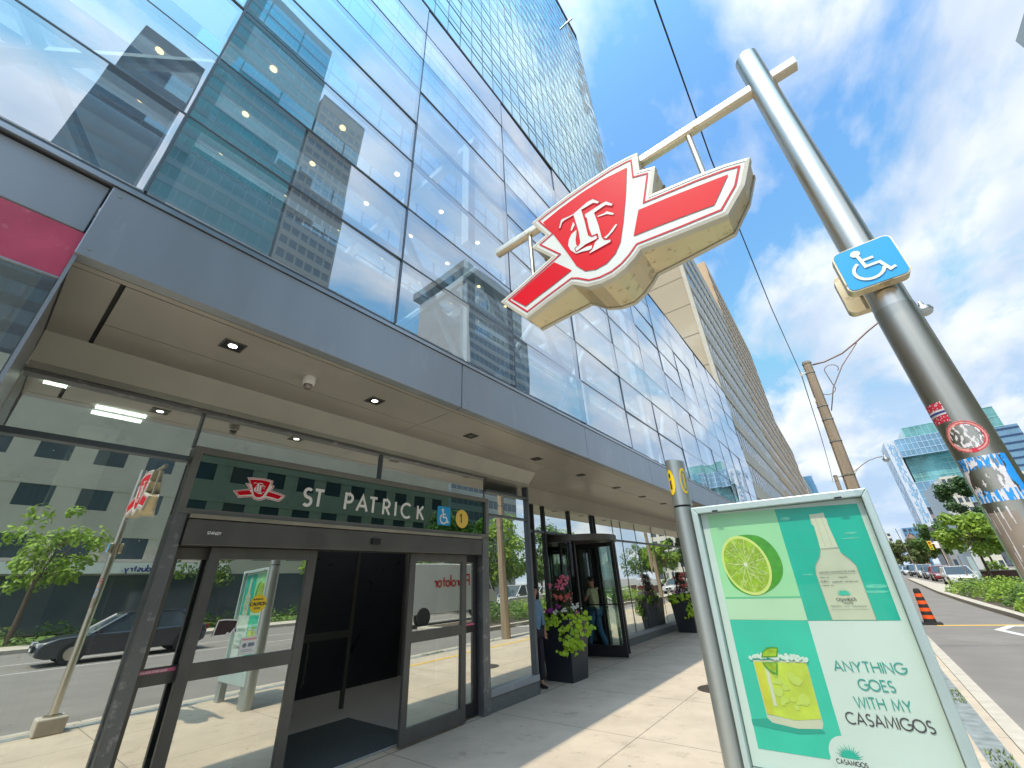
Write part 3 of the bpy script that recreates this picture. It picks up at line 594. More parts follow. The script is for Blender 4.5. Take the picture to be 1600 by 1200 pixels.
ty = [('S', 2.145, 2.495), ('T', 2.265, 2.495), ('P', 2.655, 2.50), ('A', 2.815, 2.50), ('T', 2.99, 2.495), ('R', 3.20, 2.49), ('I', 3.39, 2.487), ('C', 3.49, 2.48), ('K', 3.77, 2.475)]
tp = []
for ch, y, z in ty:
    pl, wd = text2d(ch, .182, .033)
    flatp('letter', place(pl, y, z, sx=0.98), XM(.004), M['white'], sb)
def em_map(p):     # emblem plane of the hanging sign -> header band
    return (1.69 + (p[0] + .49) * .365 / .95, 2.60 + (p[1] - 3.20) * .30 / .95 * 1.02)
emh = lambda polys: [[em_map(q) for q in p] for p in polys]
flatp('sign_emblem', emh([EM_OUT]), XM(.004), M['white'], sb, label='small red and white winged transit emblem')
flatp('emblem_red', emh([EM_SHIELD, EM_WR, EM_WL] + ring(EM_OUT, .018, .034)), XM(.007), M['red'], sb)
flatp('emblem_letters', emh(list(EM_L.values())), XM(.010), M['white'], sb)
def rrect(x0, x1, z0, z1, r, n=5):
    out = []
    for cx, cz, a in ((x1 - r, z1 - r, 0), (x0 + r, z1 - r, 90), (x0 + r, z0 + r, 180), (x1 - r, z0 + r, 270)): out += arc(cx, cz, r, r, a, a + 90, n)
    return out
flatp('accessibility_symbol', [rrect(4.14, 4.405, 2.43, 2.70, .03)], XM(.004), M['wc_blue'], sb)
flatp('symbol_figure', wheelchair(4.27, 2.555, .225, .022), XM(.007), M['white'], sb)
flatp('line_badge', [circle(4.655, 2.552, .138)], XM(.004), M['gold'], sb, label='yellow round badge with the number 1')
pl, wd = text2d('1', .13, .024); flatp('badge_number', place(pl, 4.61, 2.487), XM(.007), M['ink'], sb)

# automatic sliding door
dr = empty('sliding_door'); dr.parent = pod; dr.location = (W - F, 1.1, 0); KIDS[pod.name].append(dr)
b = MB(); b.box(W - .10, W + .11, 1.13, 5.02, 2.035, 2.255); PB(b, 'door_header', M['frame'], dr, bevel=.008)
b = MB(); b.box(W - .06, W + .118, 1.13, 5.02, 2.262, 2.298); PB(b, 'header_trim', P('trim', (0.36, 0.32, 0.25), .4, .5, .2), dr)
pl, wd = text2d('STANLEY', .022, .006, .12); flatp('maker_name', place(pl, 1.30, 2.13), lambda a, z: (W + .1125, a, z), M['white'], dr)
b = MB(); b.box(W + .11, W + .145, 3.01, 3.13, 2.11, 2.175); PB(b, 'motion_sensor', M['black'], dr, bevel=.006)
def leaf(y0, y1, x, name, st=.09, midz=(1.0, 1.12), bot=.17, top=2.03, g=M['glass_door'], fm=M['frame']):
    b = MB(); b.box(x - .045, x, y0, y0 + st, .02, top); b.box(x - .045, x, y1 - st, y1, .02, top)
    b.box(x - .043, x - .002, y0 + st, y1 - st, .02, bot); b.box(x - .043, x - .002, y0 + st, y1 - st, midz[0], midz[1]); b.box(x - .043, x - .002, y0 + st, y1 - st, top - .10, top)
    o = PB(b, name, fm, dr, bevel=.003)
    b = MB(); b.quad((x - .03, y0 + st, bot), (x - .03, y1 - st, bot), (x - .03, y1 - st, midz[0]), (x - .03, y0 + st, midz[0])); PB(b, 'glass_pane', g, dr)
    b = MB(); b.quad((x - .03, y0 + st, midz[1]), (x - .027, y1 - st, midz[1]), (x - .027, y1 - st, top - .1), (x - .03, y0 + st, top - .1)); PB(b, 'glass_pane', g, dr)
leaf(1.39, 2.41, W + .03, 'door_leaf'); leaf(3.70, 4.76, W + .03, 'door_leaf')
leaf(1.13, 1.50, W - .05, 'side_light', st=.05, fm=M['frame']); leaf(4.70, 5.08, W - .05, 'side_light', st=.05, fm=M['frame_black'])
DX = lambda d: (lambda a, z: (W + .002 + d, a, z))
flatp('caution_sticker', [circle(1.91, 1.54, .075, .078)], DX(.003), M['yellow'], dr, label='round yellow caution sticker on the left door leaf')
pl, wd = text2d('CAUTION', .026, .007, .16); flatp('sticker_text', place(pl, 1.91 - wd / 2, 1.525) + place(text2d('AUTOMATIC', .012, .003, .16)[0], 1.86, 1.572) + place(text2d('DOOR', .014, .0035, .16)[0], 1.88, 1.495), DX(.006), M['ink'], dr)
flatp('notice_sticker', [[(1.83, 1.13), (1.97, 1.13), (1.97, 1.27), (1.83, 1.27)]], DX(.003), M['white'], dr, label='white paper notice with a pictogram')
flatp('notice_print', [circle(1.866, 1.205, .018, n=14), [(1.895, 1.19), (1.95, 1.195), (1.95, 1.22), (1.895, 1.222)], [(1.845, 1.155), (1.95, 1.155), (1.95, 1.158), (1.845, 1.158)], [(1.845, 1.168), (1.93, 1.168), (1.93, 1.171), (1.845, 1.171)]], DX(.006), P('greyprint', (.2, .22, .28), .5, 0, 0), dr)
flatp('notice_heading', [[(1.838, 1.245), (1.962, 1.245), (1.962, 1.258), (1.838, 1.258)]], DX(.006), P('pinkprint', (.8, .35, .35), .5, 0, 0), dr)
tn = [(1.58, 1.30), (1.60, 1.43), (1.66, 1.432), (1.77, 1.42), (1.765, 1.36), (1.78, 1.325), (1.755, 1.30), (1.745, 1.335), (1.725, 1.305), (1.70, 1.315), (1.69, 1.30)]
flatp('torn_sticker', ring(tn, 0, .010), DX(.005), M['white'], dr, label='torn brown sticker with a white edge')
flatp('torn_sticker', [tn], DX(.003), P('brownpaper', (.05, .03, .028), .8, 0, .4, 30), dr)
flatp('warning_strip', [[(1.155, 1.085), (1.39, 1.085), (1.39, 1.11), (1.155, 1.11)]], lambda a, z: (W - .045, a, z), P('pink', (.75, .15, .28), .5, 0, .05), dr)
pl, wd = text2d('CAUTION STAND CLEAR', .013, .003, .16); flatp('strip_text', place(pl, 1.16, 1.091, sx=.92), lambda a, z: (W - .042, a, z), M['white'], dr)
flatp('warning_strip', [[(4.72, 1.09), (5.0, 1.09), (5.0, 1.115), (4.72, 1.115)]], lambda a, z: (W - .045, a, z), bpy.data.materials['pink'], dr)

# station interior
b = MB(); b.box(-9.8, W - .12, -.26, 6.4, .003, .012); PB(b, 'entrance_floor', M['int_floor'])
b = MB(); b.box(-6.3, W - .15, 2.2, 4.1, .013, .022); PB(b, 'floor_mat', P('floormat', (.05, .065, .07), .9, 0, .2, 20))
b = MB(); b.box(-9.9, W - .12, -.26, 6.4, 3.32, 3.38); PB(b, 'entrance_ceiling', P('ceil', (.42, .43, .42), .7, 0, .05))
b = MB(); b.box(-9.95, -9.85, -.3, 6.4, 0, 3.32); b.box(-9.8, W - .2, 6.38, 6.42, .02, 3.3); PB(b, 'entrance_wall', M['int_wall'])
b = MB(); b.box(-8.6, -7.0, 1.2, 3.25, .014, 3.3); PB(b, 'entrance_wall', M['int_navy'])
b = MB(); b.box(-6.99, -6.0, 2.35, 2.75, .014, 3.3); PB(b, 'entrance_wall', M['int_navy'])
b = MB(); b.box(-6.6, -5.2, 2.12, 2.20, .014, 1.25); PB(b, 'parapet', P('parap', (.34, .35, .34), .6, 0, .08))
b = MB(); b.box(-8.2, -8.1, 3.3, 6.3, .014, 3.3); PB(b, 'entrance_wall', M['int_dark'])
b = MB(); b.box(-6.2, -5.9, .3, .6, .014, 3.3); b.box(-6.2, -5.9, 5.6, 5.9, .014, 3.3); PB(b, 'column', P('colm', (.42, .44, .40), .5, 0, .06))
b = MB(); b.quad((-7.0, -.2, .05), (-7.0, 1.18, .05), (-7.0, 1.18, 2.9), (-7.0, -.2, 2.9)); PB(b, 'glass_screen', M['int_teal'])
b = MB(); b.box(-6.9, -6.86, 3.5, 3.56, .02, 2.3); b.box(-6.9, -6.86, 4.3, 4.36, .02, 2.3); b.box(-6.9, -6.86, 3.56, 4.3, 2.22, 2.3); b.box(-6.9, -6.86, 3.56, 4.3, .95, 1.05); b.tube([(-6.84, 3.62, .4), (-6.80, 3.62, .45), (-6.80, 3.62, .9), (-6.84, 3.62, .95)], .012, 6); PB(b, 'inner_door', M['frame'])
b = MB(); b.box(-4.94, -4.80, -.08, .06, 3.30, 3.315); PB(b, 'light_panel', M['lamp_white'])
for x in (-5.28, -5.47): b = MB(); b.box(x, x + .04, .30, .68, 3.29, 3.315); PB(b, 'light_tube', M['lamp_white'])
for x, y in ((-6.9, 3.4), (-7.6, 4.6), (-7.0, 5.6), (-8.9, 4.4)): b = MB(); b.box(x, x + .35, y, y + .35, 3.305, 3.318); PB(b, 'light_panel', M['lamp_white'])  # unseen glowing panels, added deep inside to brighten the station interior
for y in (4.0, 5.2): b = MB(); b.box(-6.3, -6.2, y, y + .1, 3.30, 3.315); PB(b, 'light_panel', M['lamp_white'])
b = MB(); b.box(-12.1, RX - .12, 6.45, YE, .003, .012); PB(b, 'lobby_floor', M['int_floor'])
b = MB(); b.box(-12.1, RX - .12, 6.45, YE, 3.3, 3.38); PB(b, 'lobby_ceiling', bpy.data.materials['ceil'])
b = MB(); b.box(-9.6, -9.5, 6.45, YE, .02, 3.3); PB(b, 'lobby_wall', M['int_wall'])

# --- recessed lobby front (x = RX) with stone base
fy = [6.6, 7.6, 8.05, 9.2, 10.42, 10.55, 11.73, 12.3, 13.4, 14.9, 16.4, 17.9, 19.4, 20.9, 22.4, 23.9, 25.4, YE]
for y in fy:
    hw = .03 if y < 11 else .012; b = MB(); b.box(RX - .08, RX + (.05 if y < 11 else .01), y - hw, y + hw, 0, 3.20); PB(b, 'frame_post', M['frame_black'] if y < 11 else M['mullion'], bevel=.003)
for i in range(len(fy) - 1):
    y0, y1 = fy[i] + .03, fy[i + 1] - .03
    if y1 - y0 < .1: continue
    low = .26 if y0 > 10.9 else .02
    if 8.0 < y0 < 10.4 : low = 2.62
    if low < 2: b = MB(); b.quad((RX, y0, low), (RX + rg.uniform(-.01, .01), y1, low), (RX, y1, 2.6), (RX, y0, 2.6)); PB(b, 'window', M['glass_store'])
    b = MB(); b.quad((RX, y0, 2.65), (RX, y1, 2.65), (RX, y1, 3.2), (RX, y0, 3.2)); PB(b, 'window', M['glass_store'])
b = MB()
for i in range(len(fy) - 1): b.box(RX - .06, RX + .04, fy[i] + .031, fy[i + 1] - .031, 2.6, 2.65)
PB(b, 'frame_rail', M['mullion'])
b = MB(); b.box(RX - .1, RX + .06, 10.95, YE, 0, .17); PB(b, 'stone_base', M['granite'])
b = MB(); b.box(RX - .1, RX + .075, 10.95, YE, .172, .25); PB(b, 'window_sill', M['alu_dark'])
# pale doors left of the lobby windows
# revolving door
rv = empty('revolving_door'); rv.parent = pod; rc = (-5.6, 9.75); rv.location = (rc[0] - F, rc[1], 0); KIDS[pod.name].append(rv)
b = MB(); b.lathe(rc[0], rc[1], [(0, 2.46), (1.07, 2.46), (1.07, 2.60), (0, 2.60)], 40); PB(b, 'drum_canopy', M['frame'], rv, smooth='auto')
for a0, a1 in ((-125, -62), (47, 100), (133, 190)):
    b = MB(); b.lathe(rc[0], rc[1], [(1.05, .10), (1.05, 2.46)], 10, rad(a0), rad(a1)); PB(b, 'curved_glass', M['glass_clear'] if a0 < 0 else M['glass_door'], rv, smooth=True)
    b = MB(); b.lathe(rc[0], rc[1], [(1.03, .02), (1.07, .02), (1.07, .10), (1.03, .10)], 10, rad(a0), rad(a1)); PB(b, 'drum_base', M['frame_black'], rv)
    for a in (a0, a1):
        x, y = rc[0] + 1.05 * cos(rad(a)), rc[1] + 1.05 * sin(rad(a)); b = MB(); b.box(x - .035, x + .035, y - .035, y + .035, .01, 2.455); PB(b, 'drum_post', M['frame_black'], rv, bevel=.004)
for a in (8, 98, 188, 278):
    ca, sa = cos(rad(a)), sin(rad(a)); b = MB()
    def wbox(r0, r1, z0, z1, t=.022):
        n = len(b.v)
        for z in (z0, z1):
            for r, s in ((r0, -t), (r1, -t), (r1, t), (r0, t)): b.v.append((rc[0] + r * ca - s * sa, rc[1] + r * sa + s * ca, z))
        for f_ in ((0, 3, 2, 1), (4, 5, 6, 7), (0, 1, 5, 4), (1, 2, 6, 5), (2, 3, 7, 6), (3, 0, 4, 7)): b.f.append(tuple(n + i for i in f_))
    wbox(.03, .09, .03, 2.44); wbox(.92, 1.0, .03, 2.44); wbox(.09, .92, .03, .26); wbox(.09, .92, 2.34, 2.44); PB(b, 'door_wing', M['frame_black'], rv)
    b = MB(); wbox(.12, .92, 1.06, 1.085, .035); PB(b, 'push_bar', M['black'], rv)
    b = MB(); b.quad(*[(rc[0] + r * ca, rc[1] + r * sa, z) for r, z in ((.09, .26), (.92, .26), (.92, 2.34), (.09, 2.34))]); PB(b, 'wing_glass', M['glass_clear'], rv)

# soffit lamps and dome camera: things hanging from the canopy
dl = [(-3.66, .84), (-3.77, 2.34), (-3.83, 4.0), (-3.86, 5.7), (-3.91, 7.37), (-3.96, 9.17), (-3.99, 10.84), (-4.0, 12.5), (-4.0, 14.2)]
words = ['nearest lit downlight with a square trim, left of the dome camera', 'lit square downlight just right of the dome camera', 'square downlight over the right end of the entrance sign', 'unlit square downlight, fourth along the canopy', 'unlit square downlight, fifth along the canopy', 'unlit square downlight, sixth along the canopy', 'unlit square downlight, seventh along the canopy', 'unlit square downlight, eighth along the canopy', 'farthest unlit square downlight on the canopy']
for i, (x, y) in enumerate(dl):
    t = empty('downlight', (x, y, SZ), words[i], 'downlight', 'downlights in the canopy soffit')
    b = MB(); s = .085
    for a in ((-s, -s + .012, -s, s), (s - .012, s, -s, s), (-s + .012, s - .012, -s, -s + .012), (-s + .012, s - .012, s - .012, s)): b.box(*a, -.008, -.001)
    b.build('trim', M['frame'], t)
    b = MB(); b.quad((-.073, -.073, -.004), (.073, -.073, -.004), (.073, .073, -.004), (-.073, .073, -.004)); b.build('recess', M['black'], t)
    b = MB(); b.lathe(0, 0, [(.0, -.006), (.034, -.006)], 14); b.build('bulb', M['lamp_white'] if i < 2 else P('dimlamp%d' % i, (.12, .10, .08), .4, 0, 0), t)
t = empty('security_camera', (-3.76, 1.57, SZ), 'white dome security camera hanging under the canopy', 'camera')
b = MB(); b.lathe(0, 0, [(0, 0), (.058, 0), (.062, -.05), (.056, -.075), (.043, -.08)], 24); b.build('housing', M['white'], t, smooth='auto')
b = MB(); b.lathe(0, 0, [(.042, -.08), (.040, -.105), (.026, -.125), (0, -.132)], 20); b.build('dome', P('smoke', (.25, .22, .2), .08, .3, 0, spec=.9), t, smooth=True)

# ================================================================== THE GLASS TOWER (set back above the podium)
TX = -13.0; TY1 = 48.6; TZ = 115.0
tw = empty('glass_tower', (TX, 20, 0), 'tall blue glass high rise set back above the podium roof', 'building')
b = MB(); b.box(TX - 22, TX - .35, -8, TY1, 11.8, TZ - .5); PB(b, 'wall', P('tw_in', (.10, .16, .20), .5, 0, .2, .2), tw)
pw = 1.46; fh = 3.05; panes = []
ny = int((TY1 + 2) / pw); nz = int((TZ - 11.8) / fh)
for j in range(nz):
    for i in range(ny):
        y0 = TY1 - (i + 1) * pw; z0 = 11.8 + j * fh
        for (a, c) in ((0, .95), (.95, fh)):
            panes.append((y0, z0 + a, y0 + pw, z0 + c, i, j))
panes.sort(key=lambda p: (Vector((TX, (p[0] + p[2]) / 2, p[1])) - Vector((0, 0, 1.6))).length)
cnt = 0; rest = MB(); rest2 = MB(); rl = random.Random(5)
for y0, z0, y1, z1, i, j in panes:
    a, c, d = [rl.uniform(-.010, .010) for _ in range(3)]
    q = [(TX + a, y0 + .02, z0 + .02), (TX + c, y1 - .02, z0 + .02), (TX + c + d, y1 - .02, z1 - .02), (TX + a + d, y0 + .02, z1 - .02)]
    if z1 - z0 > 1 and cnt < 99 and y0 > 2: b = MB(); b.poly(q); PB(b, 'window', M['glass_tower'], tw); cnt += 1
    elif i < 4 and rl.random() < .34 and z1 - z0 > 1: rest2.poly(q)
    else: rest.poly(q)
PB(rest, 'window', M['glass_tower'], tw, kind='stuff')
PB(rest2, 'blind', P('blind', (.62, .58, .48), .5, 0, .2, .3), tw, kind='stuff')
b = MB()
for i in range(ny + 1): y = TY1 - i * pw; b.box(TX - .1, TX + .03, y - .025, y + .025, 11.8, TZ)
for j in range(nz + 1):
    z = 11.8 + j * fh; b.box(TX - .1, TX + .025, -2, TY1, z - .03, z + .03); b.box(TX - .1, TX + .02, -2, TY1, z + .93, z + .965)
PB(b, 'curtain_wall_frame', M['mullion'], tw)
b = MB(); b.box(TX - 22, TX + .05, -8, TY1 + .1, TZ, TZ + .8); PB(b, 'parapet', M['mullion'], tw)
b = MB(); b.box(TX - .3, TX + 1.6, TY1 - 6, TY1 - 5.7, TZ - 6, TZ - 5.7); PB(b, 'davit_arm', M['alu_dark'], tw)

# ================================================================== BUILDINGS FURTHER ALONG THE SAME SIDE
def strip_building(name, label, x, xb, y0, y1, z1, fh, pitch, mw, mg, band=.45, side=None, first=2.0, face=1, proj=.10, glass_first=True, pier=.12):
    """block with its long face at x; spandrel bands, piers and windows between them"""
    bl = empty(name, (x, (y0 + y1) / 2, 0), label, 'building'); s = face
    xi = x - s * .09
    b = MB(); b.box(min(xb, xi), max(xb, xi), y0, y1, 0, z1 - .02); PB(b, 'wall', side or mw, bl)
    nf = int((z1 - first) / fh); npn = int((y1 - y0) / pitch); pitch = (y1 - y0) / npn
    b = MB()
    for j in range(nf + 1):
        z = first + j * fh; b.box(min(x, xi), max(x, xi), y0, y1, z - fh * band, min(z, z1))
    b.box(min(x, xi), max(x, xi), y0, y1, first + nf * fh, z1)
    for i in range(npn + 1): b.box(min(x - s * .03, xi), max(x - s * .03, xi), y0 + i * pitch - pier / 2, y0 + i * pitch + pier / 2, 0, z1 - .03)
    PB(b, 'spandrel_panels', mw, bl)
    wins = []
    for j in range(nf):
        for i in range(npn): wins.append((y0 + i * pitch + pier / 2, first + j * fh, y0 + (i + 1) * pitch - pier / 2, first + (j + 1) * fh - fh * band))
    wins.sort(key=lambda q: (Vector((x, q[0], q[1])) - Vector((0, 0, 1.6))).length)
    rest = MB(); rx = random.Random(9)
    for k, (a, c, d, e) in enumerate(wins):
        xx = x - s * .05; q = [(xx, a, c), (xx + rx.uniform(-.01, .01), d, c), (xx, d, e), (xx + rx.uniform(-.01, .01), a, e)]
        if k < 99: b = MB(); b.poly(q); PB(b, 'window', mg, bl)
        else: rest.poly(q)
    if rest.v: PB(rest, 'window', mg, bl, kind='stuff')
    return bl
M['bg_conc'] = P('bg_conc', (.58, .55, .48), .8, 0, .12, .4)
M['bg_beige'] = P('bg_beige', (.46, .39, .28), .85, 0, .10, .25, bump=.2, bs=8, dirt=(.52, .46, .35), ds=.25)
M['bg_tan'] = P('bg_tan', (.58, .44, .30), .8, 0, .10, .3)
M['bg_glass'] = P('bg_glass', (.05, .07, .09), .08, .0, .2, .3, spec=.9)
M['bg_mirror'] = P('bg_mirror', (.20, .23, .26), .12, .6, .35, .5)
M['bg_blueglass'] = P('bg_blueglass', (.16, .34, .50), .12, .55, .25, .15)
M['bg_tealglass'] = P('bg_tealglass', (.06, .26, .28), .12, .5, .3, .15)
sb2 = strip_building('office_block', 'grey office block with strip windows and a blank beige side wall beside the podium', -3.3, -16, 26.45, 46.5, 29.6, 2.2, .98, M['bg_conc'], M['bg_mirror'], .42, side=M['bg_beige'], pier=.10)
b = MB(); b.box(-3.55, -3.28, 26.36, 26.75, 0, 29.8); PB(b, 'corner_pier', P('pier', (.55, .52, .44), .8, 0, .08), sb2)
b = MB()
for z in (11.6, 14.1, 16.6, 19.1, 21.6, 24.1): b.box(-16, -3.56, 26.43, 26.47, z - .02, z + .02)
PB(b, 'wall_joint', P('joint', (.41, .35, .26), .9, 0, 0), sb2)
strip_building('office_block', 'tall tan brick slab with strip windows behind the grey office block', -3.3, -14, 47, 77.5, 38.0, 2.2, 1.3, M['bg_tan'], M['bg_mirror'], .5)
strip_building('office_block', 'lower tan block with strip windows at the far end of the row', -3.3, -14, 78, 101.5, 24.0, 2.2, 1.3, M['bg_tan'], M['bg_mirror'], .5)
strip_building('office_block', 'lowest grey block ending the row of offices', -3.2, -14, 102, 125, 19.0, 2.4, 1.6, M['bg_conc'], M['bg_mirror'], .45)
strip_building('high_rise', 'distant blue glass building behind the far end of the row', -5, -30, 300, 330, 52, 4, 3, M['bg_blueglass'], M['bg_blueglass'], .4)

# ================================================================== BUILDINGS ACROSS THE STREET SEEN AHEAD
def ybox_building(bl, name, x0, x1, y, yb, z0, z1, mat, grid=None, gm=None, fw=1.6, fh=3.0, wm=None, frac=.55):
    b = MB(); b.box(x0, x1, y, yb, z0, z1); PB(b, name, mat, bl)
    if grid:
        b = MB(); nx = max(1, int((x1 - x0) / fw)); nz = max(1, int((z1 - z0) / fh))
        for i in range(nx + 1): X_ = x0 + (x1 - x0) * i / nx; b.box(X_ - .05, X_ + .05, y - .09, y - .003, z0, z1)
        for j in range(nz + 1): Z_ = z0 + (z1 - z0) * j / nz; b.box(x0, x1, y - .07, y - .003, Z_ - .07, Z_ + .07)
        PB(b, 'mullion_grid', gm, bl)
    if wm:
        nx = max(1, int((x1 - x0) / fw)); nz = max(1, int((z1 - z0) / fh)); dx = (x1 - x0) / nx; dz = (z1 - z0) / nz; k = 0
        for j in range(nz):
            for i in range(nx):
                if k > 95: break
                b = MB(); xa = x0 + dx * (i + .18); za = z0 + dz * (j + .25); b.quad((xa, y - .02, za), (xa + dx * .64, y - .02, za), (xa + dx * .64, y - .02, za + dz * frac), (xa, y - .02, za + dz * frac)); PB(b, 'window', wm, bl); k += 1
hb = empty('hospital_building', (30, 190, 0), 'blue and teal glass hospital block with a white patterned corner, overhanging a grey base', 'building')
gm1 = P('gm1', (.45, .62, .75), .5, 0, 0); gm2 = P('gm2', (.30, .55, .55), .5, 0, 0)
M['sky_glass'] = P('sky_glass', (.34, .58, .78), .1, .6, .2, .2); M['green_glass'] = P('green_glass', (.26, .56, .55), .12, .5, .35, .3)
ybox_building(hb, 'rooftop_storey', 27.3, 42, 192, 215, 40.6, 45, M['green_glass'], 1, gm2, 1.6, 4.4)
ybox_building(hb, 'blue_storeys', 23.5, 42, 188, 215, 34.5, 40.6, M['sky_glass'], 1, gm1, 1.3, 1.6)
ybox_building(hb, 'teal_storeys', 24.2, 42, 190.5, 215, 26.0, 34.48, M['green_glass'], 1, gm2, 1.8, 1.5)
ybox_building(hb, 'lower_glazing', 23.6, 42, 189.5, 215, 18.1, 25.98, M['sky_glass'], 1, gm1, 1.8, 2.6)
ybox_building(hb, 'stone_base', 23.2, 42, 190, 215, 0, 18.08, P('stonebase', (.27, .26, .25), .7, 0, .2, .3), None, None, 2.2, 3.0, M['bg_glass'])
b = MB(); b.box(20.6, 23.45, 188.5, 204, 12, 40.5); PB(b, 'patterned_wall', P('pattern', (.55, .60, .66), .4, 0, .05, 3), hb)
b = MB(); rp = random.Random(2)
for k in range(260):
    z = rp.uniform(13, 38.5); 
    sl_ = rp.choice((-1, 1)) * .7; hh_ = rp.uniform(.5, 1.6)
    if k % 2: x = rp.uniform(21.2, 22.8); yy = 188.44 - k * 1e-4; b.poly([(x, yy, z), (x + .22, yy, z), (x + .22 + sl_ * .3, yy, z + hh_), (x + sl_ * .3, yy, z + hh_)])
    else: y = rp.uniform(190, 202.5); xx = 20.54 - k * 1e-4; b.poly([(xx, y, z), (xx, y + 1.1, z), (xx, y + 1.1 + sl_, z + hh_), (xx, y + sl_, z + hh_)])
PB(b, 'wall_pattern', M['sky_glass'], hb, kind='stuff')
tb = empty('grey_office', (22, 130, 0), 'pale grey office block in front of the hospital base', 'building')
ybox_building(tb, 'wall', 20.4, 23.4, 130, 150, 0, 18.8, M['bg_conc'], None, None, 1.0, 2.0, M['bg_glass'], .5)
b = MB(); b.box(19.3, 20.38, 130.4, 150, 0, 18.0); PB(b, 'wall', P('greywhite', (.5, .52, .52), .6, 0, .05), tb)
rt = empty('office_tower', (38, 150, 0), 'blue glass office tower with dark floor bands behind the steel pole', 'building')
ybox_building(rt, 'crown', 33.0, 39.4, 150, 175, 31.5, 36.7, M['green_glass'], 1, gm2, 3, 2)
b = MB(); b.box(33.0, 41.6, 150, 175, 20.2, 31.48); PB(b, 'glass_storeys', M['sky_glass'], rt)
b = MB()
for k in range(6): b.box(33.0, 41.6, 149.9, 149.98, 21.5 + k * 1.8, 21.9 + k * 1.8)
PB(b, 'floor_band', P('fband', (.03, .06, .14), .4, 0, 0), rt)
ybox_building(rt, 'podium', 33.0, 44, 149, 175, 0, 20.18, M['bg_conc'], None, None, 2.4, 3, M['bg_glass'])
def small_tower(label, x0, x1, y, z, mat, wm):
    bl = empty('high_rise', ((x0 + x1) / 2, y, 0), label, 'building'); ybox_building(bl, 'wall', x0, x1, y, y + 20, 0, z, mat, None, None, 2.4, 3.2, wm)
small_tower('small far tower left of the hospital block over the trees', 32, 40, 400, 24.5, M['bg_blueglass'], M['bg_glass'])
small_tower('farthest grey tower just right of the advertising panel', 22.6, 25.2, 400, 22.5, M['bg_conc'], M['bg_glass'])
hs = empty('brick_house', (22, 250, 0), 'small gabled brick house in front of the far tower', 'house')
b = MB(); b.prism([(19.9, 6), (24.0, 6), (24.0, 11.0), (22.0, 13.8), (19.9, 11.3)], lambda p: (p[0], 250, p[1]), lambda p: (p[0], 258, p[1])); b.box(19.9, 24, 250.1, 258, 0, 6); PB(b, 'wall', P('brickred', (.34, .22, .18), .8, 0, .1, 1), hs)
b = MB(); b.quad((19.7, 249.8, 11.1), (22.0, 249.8, 14.0), (22.0, 258, 14.0), (19.7, 258, 11.1)); b.quad((22.0, 249.8, 14.0), (24.2, 249.8, 10.8), (24.2, 258, 10.8), (22.0, 258, 14.0)); PB(b, 'roof', P('slate', (.2, .18, .17), .8, 0, .1), hs)

# buildings on the far side of the street, seen in the glass
co = strip_building('concrete_office', 'long concrete office with dark square windows across the street', 34, 44, -40, 40, 17, 3.3, 3.0, P('conc2', (.48, .455, .39), .8, 0, .10, .5, dirt=(.38, .36, .31), ds=.35), M['bg_glass'], .55, face=-1, first=4.6, pier=1.3)
strip_building('glass_high_rise', 'teal glass high rise across the street', 46, 66, -1, 13.5, 104, 3.2, 1.5, P('tealsp', (.14, .26, .28), .3, .2, .2), M['bg_tealglass'], .35, face=-1, first=5)
strip_building('apartment_tower', 'grey apartment tower with ribbed storeys beside the teal high rise', 45.5, 60, 14, 22.5, 88, 2.6, 1.4, P('apt', (.32, .29, .24), .7, 0, .1, .3), M['bg_glass'], .42, face=-1, first=5, pier=.3)
strip_building('dark_tower', 'dark tower standing left of the teal high rise', 60, 74, -11, -2.5, 90, 3.2, 1.6, P('darksp', (.06, .06, .07), .5, 0, .1, .3), M['bg_glass'], .4, face=-1, first=5)
b2 = strip_building('office_slab', 'grey slab office with a flat overhanging roof across the street', 46.5, 66, 53, 73, 70, 2.7, 1.5, P('slabsp', (.36, .37, .36), .7, 0, .1, .3), M['bg_glass'], .42, face=-1, first=5)
b = MB(); b.box(45.0, 68, 52, 75.5, 71.6, 73.8); PB(b, 'roof_slab', P('roofslab', (.16, .16, .15), .7, 0, .1), b2)
b = MB(); b.box(44.9, 44.99, 52, 75.6, 71.5, 74.0); PB(b, 'roof_edge', P('roofedge', (.45, .47, .44), .5, .3, .05), b2)
aw = empty('shop_awning', (33.4, 6, 4), 'white awning board over the shop across the street', 'awning')
b = MB(); b.box(33.2, 33.8, -8, 14, 3.6, 4.3); PB(b, 'board', M['white'], aw)
pl, wd = text2d('Industry.', .5, .09, .16)
flatp('board_text', place(pl, 0, 0), lambda a, z: (33.17, 9.5 - a, 3.72 + z * .9), P('navyink', (.03, .06, .25), .5, 0, 0), aw)
b = MB(); b.box(33.9, 33.98, -38, 38, .1, 3.5); PB(b, 'shop_front', M['bg_glass'], co)

